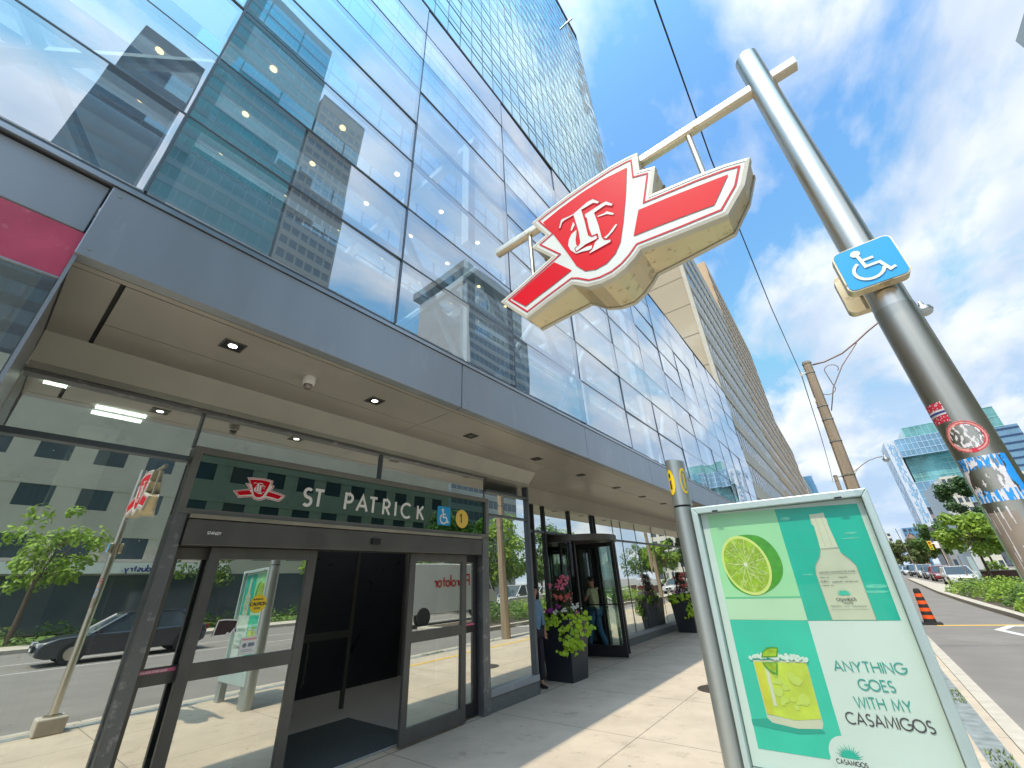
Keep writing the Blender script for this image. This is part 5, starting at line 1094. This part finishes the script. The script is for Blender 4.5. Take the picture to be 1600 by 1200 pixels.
def shrubs(name, label, pts, mat, seed, h=.8, n=500, leaf_=.05):
    r_ = random.Random(seed); b = MB()
    for (x, y, sx, sy, hh) in pts:
        for k in range(n):
            a = r_.uniform(0, 2 * pi); rr_ = math.sqrt(r_.random()); z = .03 + hh * (1 - rr_ ** 3) * r_.uniform(.25, 1.05); p = Vector((x + sx * rr_ * cos(a), y + sy * rr_ * sin(a), z))
            nrm = Vector((r_.gauss(0, .6), r_.gauss(0, .6), 1)).normalized(); t_ = Matrix.Rotation(r_.uniform(0, 6.28), 3, nrm) @ nrm.orthogonal().normalized(); u_ = nrm.cross(t_); s_ = leaf_ * r_.uniform(.6, 1.5)
            b.poly([tuple(p + t_ * s_), tuple(p + u_ * s_ * .45), tuple(p - t_ * s_), tuple(p - u_ * s_ * .45)])
    return tag(b.build(name, M[mat]), label, 'shrub')
rs = random.Random(8)
for i in range(9):
    y = 17.5 + i * 2.55; w_ = ['nearest', 'second', 'third', 'fourth', 'fifth', 'sixth', 'seventh', 'eighth', 'farthest'][i]
    o = shrubs('island_shrub', '%s leafy green shrub clump on the traffic island' % w_, [(4.75 + rs.uniform(-.1, .1), y, .95, 1.5, .80 + rs.uniform(-.1, .12)), (6.2, y + .6, .9, 1.4, .75)], 'leaf_bright' if i % 3 else 'leaf_mid', 30 + i, n=1000 if i < 5 else 600, leaf_=.065)
    o['group'] = 'shrubs on the traffic island'
shrubs('garden_shrub', 'round light green bush on the low wall at the right', [(10.0, 60, 1.0, 1.0, 1.5)], 'leaf_bright', 50, n=900, leaf_=.12)
shrubs('hedge', 'long low hedge along the lawn across the street', [(24.2, y, .6, 1.3, .9) for y in range(-6, 40, 2)], 'leaf_mid', 52, n=160, leaf_=.12)

# planters
def planter(x, y, label, seed, red=False):
    t = empty('flower_planter', (x, y, 0), label, 'planter', 'tall dark planters beside the lobby doors')
    b = MB(); n = 4; s0, s1 = .27, .345
    pr = lambda s, z: [(-s, -s, z), (s, -s, z), (s, s, z), (-s, s, z)]
    b.v = pr(s0, 0.0) + pr(s1, .97) + pr(s1 - .03, .97) + pr(s1 - .04, .88)
    b.f = [(3, 2, 1, 0)] + [(i * 4 + k, i * 4 + (k + 1) % 4, (i + 1) * 4 + (k + 1) % 4, (i + 1) * 4 + k) for i in range(3) for k in range(4)]
    b.build('pot', M['planter'], t, bevel=.006)
    b = MB(); b.quad((-.305, -.305, .885), (.305, -.305, .885), (.305, .305, .885), (-.305, .305, .885)); b.build('soil', M['soil'], t)
    r_ = random.Random(seed)
    def leaves(name, n, gen, mat, s_):
        b = MB()
        for k in range(n):
            p, nrm = gen(k); nrm = nrm.normalized(); t_ = Matrix.Rotation(r_.uniform(0, 6.28), 3, nrm) @ nrm.orthogonal().normalized(); u_ = nrm.cross(t_); q = s_ * r_.uniform(.6, 1.25)
            b.poly([tuple(p + t_ * q), tuple(p + u_ * q * .75 + t_ * q * .2), tuple(p + u_ * q * .5 - t_ * q * .7), tuple(p - t_ * q * .45), tuple(p - u_ * q * .5 - t_ * q * .7), tuple(p - u_ * q * .75 + t_ * q * .2)])
        return b.build(name, M[mat], t)
    def dark(k):
        h = r_.random(); rad_ = .30 * (1 - h * .55); a = r_.uniform(0, 6.28); rr_ = rad_ * math.sqrt(r_.random()); return Vector((rr_ * cos(a), rr_ * sin(a), .92 + h * .78)), Vector((cos(a), sin(a), r_.uniform(-.2, 1)))
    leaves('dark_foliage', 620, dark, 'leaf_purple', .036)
    def green(k):
        a = r_.uniform(0, 6.28); rr_ = .34 * math.sqrt(r_.random()); return Vector((rr_ * cos(a), rr_ * sin(a), .95 + .28 * r_.random() * (1 - rr_))), Vector((cos(a), sin(a), 1.2))
    leaves('mid_foliage', 260, green, 'leaf_mid', .035)
    def vine(k):
        # bunches trailing over the rim, towards the street and towards the camera
        c = [(.24, -.30, .62, .14), (.36, -.12, .55, .12), (-.22, -.36, .22, .12), (.05, -.37, .14, .12), (.38, .20, .35, .1), (-.36, -.2, .2, .1)][[0, 0, 0, 1, 1, 2, 3, 2, 4, 5][k % 10]]
        d = r_.random() ** .8; x_ = c[0] + r_.gauss(0, c[3] * .5) + .05 * d; y_ = c[1] + r_.gauss(0, c[3] * .4) - .05 * d
        return Vector((x_, y_, 1.02 - c[2] * d + r_.uniform(0, .06))), Vector((.7 + r_.gauss(0, .3), -.8 + r_.gauss(0, .3), .5))
    leaves('trailing_vine', 330, vine, 'leaf_lime', .050)
    pinkc = [(.10, -.12, 1.62), (.16, -.06, 1.56), (.05, -.16, 1.52), (.12, -.14, 1.48), (.20, -.02, 1.64), (.08, -.15, 1.58), (.14, -.1, 1.68), (-.12, -.2, 1.55)]
    def pk(k): c = pinkc[k % len(pinkc)]; return Vector(c) + Vector([r_.gauss(0, .022) for _ in range(3)]), Vector((.5, -.8, .4 + r_.gauss(0, .4)))
    leaves('pink_flowers', 90, pk, 'petal_red' if red else 'petal_pink', .026)
    def rd(k): c = [(.12, -.2, 1.33), (.2, -.16, 1.30), (.04, -.26, 1.34), (.24, -.1, 1.36)][k % 4]; return Vector(c) + Vector([r_.gauss(0, .025) for _ in range(3)]), Vector((.4, -.9, .5))
    leaves('red_flowers', 50, rd, 'petal_red', .024)
    def wt(k): c = [(.3, -.1, 1.17), (.22, -.3, 1.12), (.05, -.33, 1.10), (.33, .05, 1.15)][k % 4]; return Vector(c) + Vector([r_.gauss(0, .03) for _ in range(3)]), Vector((.4, -.9, .6))
    leaves('white_flowers', 34, wt, 'petal_white', .026)
    def vi(k): c = [(-.08, -.3, 1.13), (-.2, -.28, 1.1), (.36, -.05, 1.06), (.1, -.3, 1.18)][k % 4]; return Vector(c) + Vector([r_.gauss(0, .025) for _ in range(3)]), Vector((.3, -.9, .5))
    leaves('violet_flowers', 30, vi, 'petal_violet', .026)
    return t
planter(-4.80, 7.60, 'dark square planter spilling lime green vine and pink flowers beside the revolving door', 5)
planter(-4.82, 15.1, 'farther dark planter with red flowers beyond the revolving door', 6, True)

# ================================================================== PEOPLE
def skin_obj(name, verts, edges, radii, mat, parent, sub=2, label=None):
    me = bpy.data.meshes.new(name); me.from_pydata([tuple(v) for v in verts], edges, []); me.materials.append(mat)
    o = bpy.data.objects.new(name, me); col.objects.link(o); o.parent = parent
    sk_ = o.modifiers.new('skin', 'SKIN'); sk_.use_smooth_shade = True
    lay = me.skin_vertices[0].data
    for i, r in enumerate(radii): lay[i].radius = r if isinstance(r, tuple) else (r, r)
    lay[0].use_root = True
    s_ = o.modifiers.new('sub', 'SUBSURF'); s_.levels = sub; s_.render_levels = sub
    if label: o['label'] = label
    return o
def person(x, y, rz, label, H, stride, armL, armR, top_mat, leg_mat, hair='short', skinm='skin', sleeve='short', z0=.012, slim=1.0, bag=False):
    """facing local +x; joints of one connected skeleton"""
    t = empty('person', (x, y, z0), label, 'person', rz=rz); k = H / 1.72
    J = {'pel': (0, 0, .92), 'wa': (0.0, 0, 1.05), 'ch': (.0, 0, 1.27), 'nk': (.0, 0, 1.44), 'nk2': (.012, 0, 1.50), 'hd': (.02, 0, 1.585), 'hd2': (.018, 0, 1.655),
         'shL': (0, .165, 1.39), 'shR': (0, -.165, 1.39), 'hpL': (0, .09, .90), 'hpR': (0, -.09, .90)}

    (J['elL'], J['wrL']), (J['elR'], J['wrR']) = armL, armR
    s_ = stride; J['knL'] = (s_ * .55 + .03, .095, .49); J['anL'] = (s_, .10, .09); J['toL'] = (s_ + .15, .11, .035); J['knR'] = (-s_ * .3 + .03, -.095, .49); J['anR'] = (-s_, -.10, .10); J['toR'] = (-s_ + .15, -.11, .035)
    def hand(n, w, e):
        w, e = Vector(w), Vector(e); d = (w - e).normalized(); sd_ = d.cross(Vector((1, 0, 0))).normalized() if abs(d.x) < .9 else d.cross(Vector((0, 0, 1))).normalized()
        J[n + 'pm'] = tuple(w + d * .055); 
        for q in range(4): off = (q - 1.5) * .019; J[n + 'f%d' % q] = tuple(w + d * (.10 + .004 * (q % 2)) + sd_ * off); J[n + 'g%d' % q] = tuple(w + d * (.145 - .008 * abs(q - 1.5)) + sd_ * off * 1.1 + Vector((.014, 0, 0)))
        J[n + 't0'] = tuple(w + d * .05 + sd_ * -.036 + Vector((.012, 0, 0))); J[n + 't1'] = tuple(w + d * .085 + sd_ * -.045 + Vector((.022, 0, 0)))
    hand('L', J['wrL'], J['elL']); hand('R', J['wrR'], J['elR'])
    R_ = {'pel': (.135, .105), 'wa': (.115, .09), 'ch': (.14, .10), 'nk': (.07, .06), 'nk2': .052, 'hd': (.083, .092), 'hd2': (.078, .088), 'shL': .055, 'shR': .055, 'hpL': .085, 'hpR': .085, 'elL': .040, 'elR': .040, 'wrL': .026, 'wrR': .026,
          'knL': .055, 'knR': .055, 'anL': .038, 'anR': .038, 'toL': .030, 'toR': .030, 'Lpm': (.03, .018), 'Rpm': (.03, .018)}
    E_ = [('pel', 'wa'), ('wa', 'ch'), ('ch', 'nk'), ('nk', 'nk2'), ('nk2', 'hd'), ('hd', 'hd2'), ('ch', 'shL'), ('ch', 'shR'), ('shL', 'elL'), ('elL', 'wrL'), ('shR', 'elR'), ('elR', 'wrR'), ('pel', 'hpL'), ('pel', 'hpR'), ('hpL', 'knL'), ('knL', 'anL'), ('anL', 'toL'), ('hpR', 'knR'), ('knR', 'anR'), ('anR', 'toR')]
    for n in 'LR':
        E_ += [('wr' + n, n + 'pm'), (n + 'pm', n + 't0'), (n + 't0', n + 't1')]
        for q in range(4): E_ += [(n + 'pm', n + 'f%d' % q), (n + 'f%d' % q, n + 'g%d' % q)]
    J['ns'] = (.112, 0, 1.575); E_ += [('hd', 'ns')]; R_['ns'] = .012
    for q, yy in (('eL', .088), ('eR', -.088)): J[q] = (.015, yy, 1.575); E_.append(('hd', q)); R_[q] = .016
    names = ['pel'] + [n for n in J if n != 'pel']; idx = {n: i for i, n in enumerate(names)}
    sc = lambda p: (p[0] * k * slim, p[1] * k * slim, p[2] * k)
    rad_ = []
    for n in names:
        r = R_.get(n, .0085); rad_.append(tuple(q * k * slim for q in r) if isinstance(r, tuple) else r * k * slim)
    skin_obj('body', [sc(J[n]) for n in names], [(idx[a], idx[b_]) for a, b_ in E_], rad_, M[skinm], t)
    def cloth(name, ns, es, rr_, mat, lab=None):
        ix = {n: i for i, n in enumerate(ns)}; return skin_obj(name, [sc(J[n]) for n in ns], [(ix[a], ix[b_]) for a, b_ in es], [(tuple(q * k * slim for q in r) if isinstance(r, tuple) else r * k * slim) for r in rr_], mat, t, label=lab)
    lerp = lambda a, b_, f: tuple(J[a][i] * (1 - f) + J[b_][i] * f for i in range(3))
    fe = .55 if sleeve == 'short' else 1.0
    J['slL'] = lerp('shL', 'elL', fe); J['slR'] = lerp('shR', 'elR', fe); J['hem'] = (0, 0, .86)
    ns = ['wa', 'hem', 'ch', 'nk', 'shL', 'shR', 'slL', 'slR']; es = [('wa', 'hem'), ('wa', 'ch'), ('ch', 'nk'), ('ch', 'shL'), ('ch', 'shR'), ('shL', 'slL'), ('shR', 'slR')]; rr_ = [(.145, .115), (.165, .13), (.165, .125), (.085, .075), .078, .078, .068, .068]
    if sleeve == 'long':
        J['cuL'] = lerp('elL', 'wrL', .75); J['cuR'] = lerp('elR', 'wrR', .75); ns += ['cuL', 'cuR']; es += [('slL', 'cuL'), ('slR', 'cuR')]; rr_[6:8] = [.058, .058]; rr_ += [.048, .048]
    cloth('shirt' if sleeve == 'short' else 'jacket', ns, es, rr_, top_mat)
    J['cfL'] = lerp('knL', 'anL', .93); J['cfR'] = lerp('knR', 'anR', .93)
    cloth('trousers', ['pel', 'hpL', 'hpR', 'knL', 'knR', 'cfL', 'cfR'], [('pel', 'hpL'), ('pel', 'hpR'), ('hpL', 'knL'), ('hpR', 'knR'), ('knL', 'cfL'), ('knR', 'cfR')], [(.15, .12), .105, .105, .078, .078, .072, .072], leg_mat)
    for n in 'LR':
        J['hl' + n] = (J['an' + n][0] - .05, J['an' + n][1], .04); J['mi' + n] = (J['an' + n][0] + .06, J['an' + n][1], .045)
        cloth('shoe', ['hl' + n, 'mi' + n, 'to' + n], [('hl' + n, 'mi' + n), ('mi' + n, 'to' + n)], [.042, .042, .034], M['shoe'])
    b = MB(); hc = Vector(sc((.010, 0, 1.635))); rws = 9; cls = 16
    for i in range(rws + 1):
        th = pi * .58 * i / rws
        for j in range(cls):
            ph = 2 * pi * j / cls; fx = 1 if cos(ph) < .2 else .9; low = 1.0 if cos(ph) < .3 else .55
            tt = th * low if hair == 'short' else th * (low if cos(ph) > .3 else 1.25)
            b.v.append((hc.x + .098 * k * sin(tt) * cos(ph) * fx, hc.y + .088 * k * sin(tt) * sin(ph), hc.z + .098 * k * cos(tt)))
    for i in range(rws):
        for j in range(cls): b.f.append((i * cls + j, i * cls + (j + 1) % cls, (i + 1) * cls + (j + 1) % cls, (i + 1) * cls + j))
    b.build('hair', M['hair'], t, smooth=True)
    b = MB()
    for yy in (.033, -.033): b.lathe(.0, .0, [], 3) if False else b.box((.098) * k, (.104) * k, (yy - .011) * k, (yy + .011) * k, 1.600 * k, 1.609 * k)
    b.build('eyes', M['ink'], t); b = MB(); b.box(.097 * k, .102 * k, -.022 * k, .022 * k, 1.535 * k, 1.542 * k); b.build('mouth', P('lips', (.3, .1, .09), .5, 0, 0), t)
    return t
# man walking in through the revolving door, seen from behind at three quarters
person(-5.48, 10.18, rad(172), 'person in a pale camouflage shirt and blue jeans walking into the revolving door', 1.62, .20, ((.12, .21, 1.16), (.33, .17, 1.14)), ((.10, -.22, 1.13), (.30, -.18, 1.16)), M['camo'], M['denim'], skinm='skin', z0=.06)
person(-4.86, 6.72, rad(-8), 'person in a denim jacket and dark trousers half hidden at the shop front corner', 1.58, .03, ((.0, .24, 1.14), (.05, .25, .90)), ((.0, -.24, 1.14), (.06, -.25, .90)), M['denim_light'], M['pants_dark'], hair='long', skinm='skin2', sleeve='long', z0=.0, slim=.92)

# ================================================================== VEHICLES
def carmat(name, c): return P(name, c, .25, .15, .03, 1, coat=.8)
M['c_white'] = carmat('c_white', (.72, .73, .74)); M['c_dark'] = carmat('c_dark', (.03, .035, .045)); M['c_red'] = carmat('c_red', (.30, .03, .04)); M['c_grey'] = carmat('c_grey', (.22, .24, .26)); M['c_blue'] = carmat('c_blue', (.05, .09, .17))
M['car_glass'] = P('car_glass', (.04, .06, .07), .05, 0, 0, spec=1.0); M['headlight'] = P('headlight', (.75, .78, .8), .1, .3, 0); M['tail'] = P('tail', (.5, .02, .02), .3, 0, 0)
def car(x, y, rz, label, mat, suv=False, group='cars on the road ahead', name='parked_car', cat='car'):
    t = empty(name, (x, y, -.13), label, cat, group, rz=rz); h = 1.68 if suv else 1.45; Lh = 2.25; Wd = .9
    # side profile (local +x = front): lower body and greenhouse
    bel = .95 if suv else .86
    prof = [(-Lh, .35), (-Lh - .02, .62), (-Lh + .04, bel + .02), (-1.7 if suv else -1.5, bel + .03), (.95, bel), (1.75, bel - .06), (2.14, bel - .17), (Lh, .55), (Lh - .02, .30), (1.95, .22), (-1.95, .24)]
    b = MB(); secs = [(-Wd + .06, .96), (-Wd, 1), (-Wd, 1), (Wd, 1), (Wd, 1), (Wd - .06, .96)]; yv = [-Wd + .05, -Wd, -Wd + .001, Wd - .001, Wd, Wd - .05]
    n = len(prof)
    for yy, sc_ in ((-Wd + .05, .975), (-Wd, .95 + .05), (Wd, 1.0), (Wd - .05, .975)) if False else ((-Wd, 1.0), (Wd, 1.0)):
        for px, pz in prof: b.v.append((px * sc_, yy * (.93 if abs(px) > 2.1 else 1), pz))
    for k in range(n): b.f.append((k, (k + 1) % n, n + (k + 1) % n, n + k))
    b.f.append(tuple(range(n))); b.f.append(tuple(range(n, 2 * n))[::-1]); body = b.build('body', mat, t, bevel=.07, smooth='auto')
    g0 = [(-2.0 if suv else -1.65, bel), (-1.75 if suv else -1.05, h - .05), (.25, h - .06), (1.05, bel)]; rf = [(-1.72 if suv else -1.0, h - .05), (-1.1 if suv else -.6, h), (-.2, h + .01), (.22, h - .05)]
    b = MB(); 
    for yy, yt in ((-Wd + .04, -Wd + .17), (Wd - .04, Wd - .17)):
        for i, (px, pz) in enumerate(g0): b.v.append((px, yy if i in (0, 3) else yt, pz))
    b.f = [(0, 1, 2, 3), (7, 6, 5, 4), (0, 4, 5, 1), (1, 5, 6, 2), (2, 6, 7, 3)]; b.build('windows', M['car_glass'], t)
    b = MB(); b.box(rf[0][0], rf[3][0], -Wd + .16, Wd - .16, h - .055, h - .005); b.build('roof', mat, t, bevel=.02)
    b = MB()
    for s_ in (-1, 1):
        for px in (g0[0][0] + .1, -.35, g0[3][0]): pass
        b.tube([(-.35, s_ * (Wd - .03), bel), (-.35, s_ * (Wd - .165), h - .06)], .035, 4); b.tube([(g0[3][0], s_ * (Wd - .045), bel), (g0[2][0], s_ * (Wd - .165), h - .06)], .04, 4); b.tube([(g0[0][0], s_ * (Wd - .045), bel), (g0[1][0], s_ * (Wd - .165), h - .06)], .06, 4)
    b.build('pillars', mat, t)
    for px in (-1.35, 1.38):
        for s_ in (-1, 1):
            w_ = MB(); w_.tube([(px, s_ * (Wd - .17), .33), (px, s_ * (Wd + .02), .33)], .33, 20); wh = w_.build('wheel', M['rubber'], t)
            w_ = MB(); w_.tube([(px, s_ * (Wd - .05), .33), (px, s_ * (Wd + .03), .33)], .20, 12); w_.build('rim', M['steel'], wh)
    for s_ in (-1, 1):
        b = MB(); b.box(2.06, 2.24, s_ * .62 - .17, s_ * .62 + .17, bel - .30, bel - .17); b.build('headlight', M['headlight'], t, bevel=.02)
        b = MB(); b.box(-2.30, -2.2, s_ * .68 - .12, s_ * .68 + .12, .68, .86); b.build('tail_light', M['tail'], t)
        b = MB(); b.box(.78, .92, s_ * (Wd + .07) - .07, s_ * (Wd + .07) + .07, bel + .0, bel + .13); b.build('mirror', mat, t, bevel=.02)
    b = MB(); b.box(2.20, 2.29, -.42, .42, .42, .60); b.build('grille', M['black'], t); b = MB(); b.box(2.292, 2.30, -.16, .16, .44, .53); b.build('number_plate', M['white'], t)
    return t
for (az_, y, mt, suv, lb) in ((6.95, 52, 'c_white', False, 'nearest white car facing the camera beyond the island shrubs'), (5.95, 66, 'c_red', False, 'dark red car just behind the nearest white car'), (5.35, 75, 'c_grey', False, 'grey hatchback left of the dark red car'), (4.86, 84, 'c_white', True, 'white sport utility car in the queue of far cars'), (4.25, 96, 'c_dark', True, 'dark sport utility car left of the white one in the far queue'), (3.75, 108, 'c_white', False, 'small white car near the far end of the queue'), (3.3, 120, 'c_grey', True, 'farthest grey car beside the edge of the poster panel')):
    car(y * math.tan(rad(az_)), y, rad(-90), lb, M[mt], suv)
car(9.6, 92, rad(-90), 'blue car in the second row under the grove', M['c_blue']); car(8.6, 80, rad(-90), 'white car in the second row behind the bright tree', M['c_white'])
car(11.0, 26.5, rad(-90), 'white sport utility car reflected beside the planter', M['c_white'], True, 'vehicles beside the island')
car(12.8, 4.6, rad(-90), 'dark car passing the lawn across the street', M['c_dark'], False, 'vehicles beside the island')
car(12.6, 33, rad(-90), 'white car following the reflected sport utility car', M['c_white'], False, 'vehicles beside the island')
tk = empty('delivery_truck', (9.4, 17, -.13), 'white delivery truck with red lettering and a blue and red nose band', 'truck')
b = MB(); b.box(8.3, 10.5, 13.6, 19.6, .45, 2.75); PB(b, 'cargo_box', M['white'], tk, bevel=.03)
b = MB(); b.prism([(19.62, .35), (21.2, .35), (21.3, 1.1), (20.9, 1.35), (20.4, 2.2), (19.62, 2.3)], lambda p: (8.4, p[0], p[1]), lambda p: (10.4, p[0], p[1])); PB(b, 'cab', M['c_white'], tk, bevel=.03)
b = MB(); b.prism([(19.8, 1.4), (20.72, 1.4), (20.35, 2.1), (19.8, 2.1)], lambda p: (8.385, p[0], p[1]), lambda p: (8.39, p[0], p[1])); PB(b, 'side_window', M['car_glass'], tk)
b = MB(); b.quad((8.29, 18.5, .5), (8.29, 19.5, .5), (8.29, 19.5, 2.7), (8.29, 19.2, 2.7)); PB(b, 'blue_panel', P('trblue', (.02, .04, .30), .4, 0, 0), tk)
b = MB(); b.quad((8.288, 18.2, .5), (8.288, 18.5, .5), (8.288, 19.15, 2.7), (8.288, 18.8, 2.7)); PB(b, 'red_panel', M['red'], tk)
pl, wd = text2d('Purolator', .55, .085, .13); flatp('lettering', place(pl, 0, 0), lambda a, z: (8.286, 17.9 - a, 1.65 + z), M['red'], tk, label='red lettering on the truck side')
for y in (14.9, 20.5):
    for x in (8.25, 10.25): b = MB(); b.tube([(x, y, .33), (x + .28, y, .33)], .42, 20); PB(b, 'wheel', M['rubber'], tk)

# construction marker, signal, signs, manhole
cz = -.13; t = empty('construction_marker', (1.26, 19.8, cz), 'orange and black striped construction marker standing on the road beside the poster', 'traffic cone')
for k in range(9):
    z0 = .06 + k * .102; w0 = .155 - .0075 * k; w1 = .155 - .0075 * (k + 1); b = MB(); n = 4
    b.lathe(0, 0, [(w0, z0), (w1, z0 + .10)], 16); b.build('stripe', M['cone_or'] if k % 2 else M['rubber'], t, smooth=True)
b = MB(); b.tube([(0, 0, .97), (0, 0, 1.02)], [.09, .06], 12); b.box(-.26, .26, -.26, .26, 0, .055); b.build('base', M['rubber'], t)
t = empty('traffic_signal', (7.0, 66, -.13), 'yellow traffic signal on a mast arm in front of the grove', 'traffic light')
b = MB(); b.tube([(.9, 0, 0), (.75, 0, 4.2)], .07, 8); b.tube([(.75, 0, 3.6), (0, 0, 3.75)], .04, 6); b.build('mast', M['steel_dirty'], t)
b = MB(); b.box(-.16, .16, -.15, .12, 3.05, 3.95); hs_ = b.build('housing', M['yellow'], t, bevel=.02)
for k, c in enumerate(((.35, .02, .02), (.35, .22, .02), (.03, .25, .06))): b = MB(); b.tube([(0, -.155, 3.78 - .28 * k), (0, -.17, 3.78 - .28 * k)], .10, 12); b.build('lens', P('lens%d' % k, c, .2, 0, 0), hs_)
t = empty('backplate_sign', (7.4, 66, -.13), 'white sign plate right beside the yellow traffic signal', 'sign'); b = MB(); b.box(-.05, .35, -.02, .02, 3.2, 3.9); b.tube([(.33, .03, 0), (.33, .03, 3.9)], .03, 6); b.build('plate', M['white'], t)
t = empty('sculptural_panel', (7.9, 55, -.13), 'tall slanted pale glass panel standing beyond the white car', 'panel'); b = MB(); b.prism([(-.2, 0), (.25, 0), (.15, 2.1), (-.15, 2.15)], lambda p: (p[0], -.08, p[1]), lambda p: (p[0], .08, p[1])); b.build('panel', M['pylon_light'], t)
t = empty('street_sign_post', (6.6, 50, -.13), 'thin grey sign post among the island shrubs', 'post'); b = MB(); b.tube([(0, 0, 0), (0, 0, 2.7)], .035, 8); b.build('post', M['steel_dirty'], t); b = MB(); b.box(-.16, .16, -.05, -.038, 2.2, 2.65); b.build('plate', M['pylon'], t)
t = empty('light_pole', (7.6, 100, -.13), 'slim grey light pole over the far cars', 'street lamp'); b = MB(); b.tube([(0, 0, 0), (-.4, 0, 7.5)], [.09, .05], 8); b.build('pole', M['steel_dirty'], t); b = MB(); b.box(-.7, -.3, -.1, .1, 7.5, 7.6); b.build('lamp_head', M['white'], t)
t = empty('low_wall', (10.4, 58, 0), 'low brown wall under the round bush at the right', 'wall'); b = MB(); b.box(-1.9, 4.0, -.2, .2, -.1, .75); b.build('wall', P('brownwall', (.10, .05, .04), .8, 0, .2), t); b = MB(); b.box(-1.95, 4.05, -.25, .25, .752, .82); b.build('coping', M['curb'], t)
b = MB(); b.box(5.4, 30, 56.5, 75, -.125, 0.0); tag(b.build('pavement', M['curb']), 'paved plaza beyond the island', 'pavement', kind='structure') if False else None
t = empty('manhole_cover', (-2.30, 7.95, 0), 'round iron manhole cover in the sidewalk behind the grey post', 'manhole cover')
b = MB(); b.lathe(0, 0, [(0, .006), (.27, .006), (.30, .005), (.30, .0)], 32); b.build('cover', P('iron', (.09, .075, .06), .6, .6, .2, 20), t)
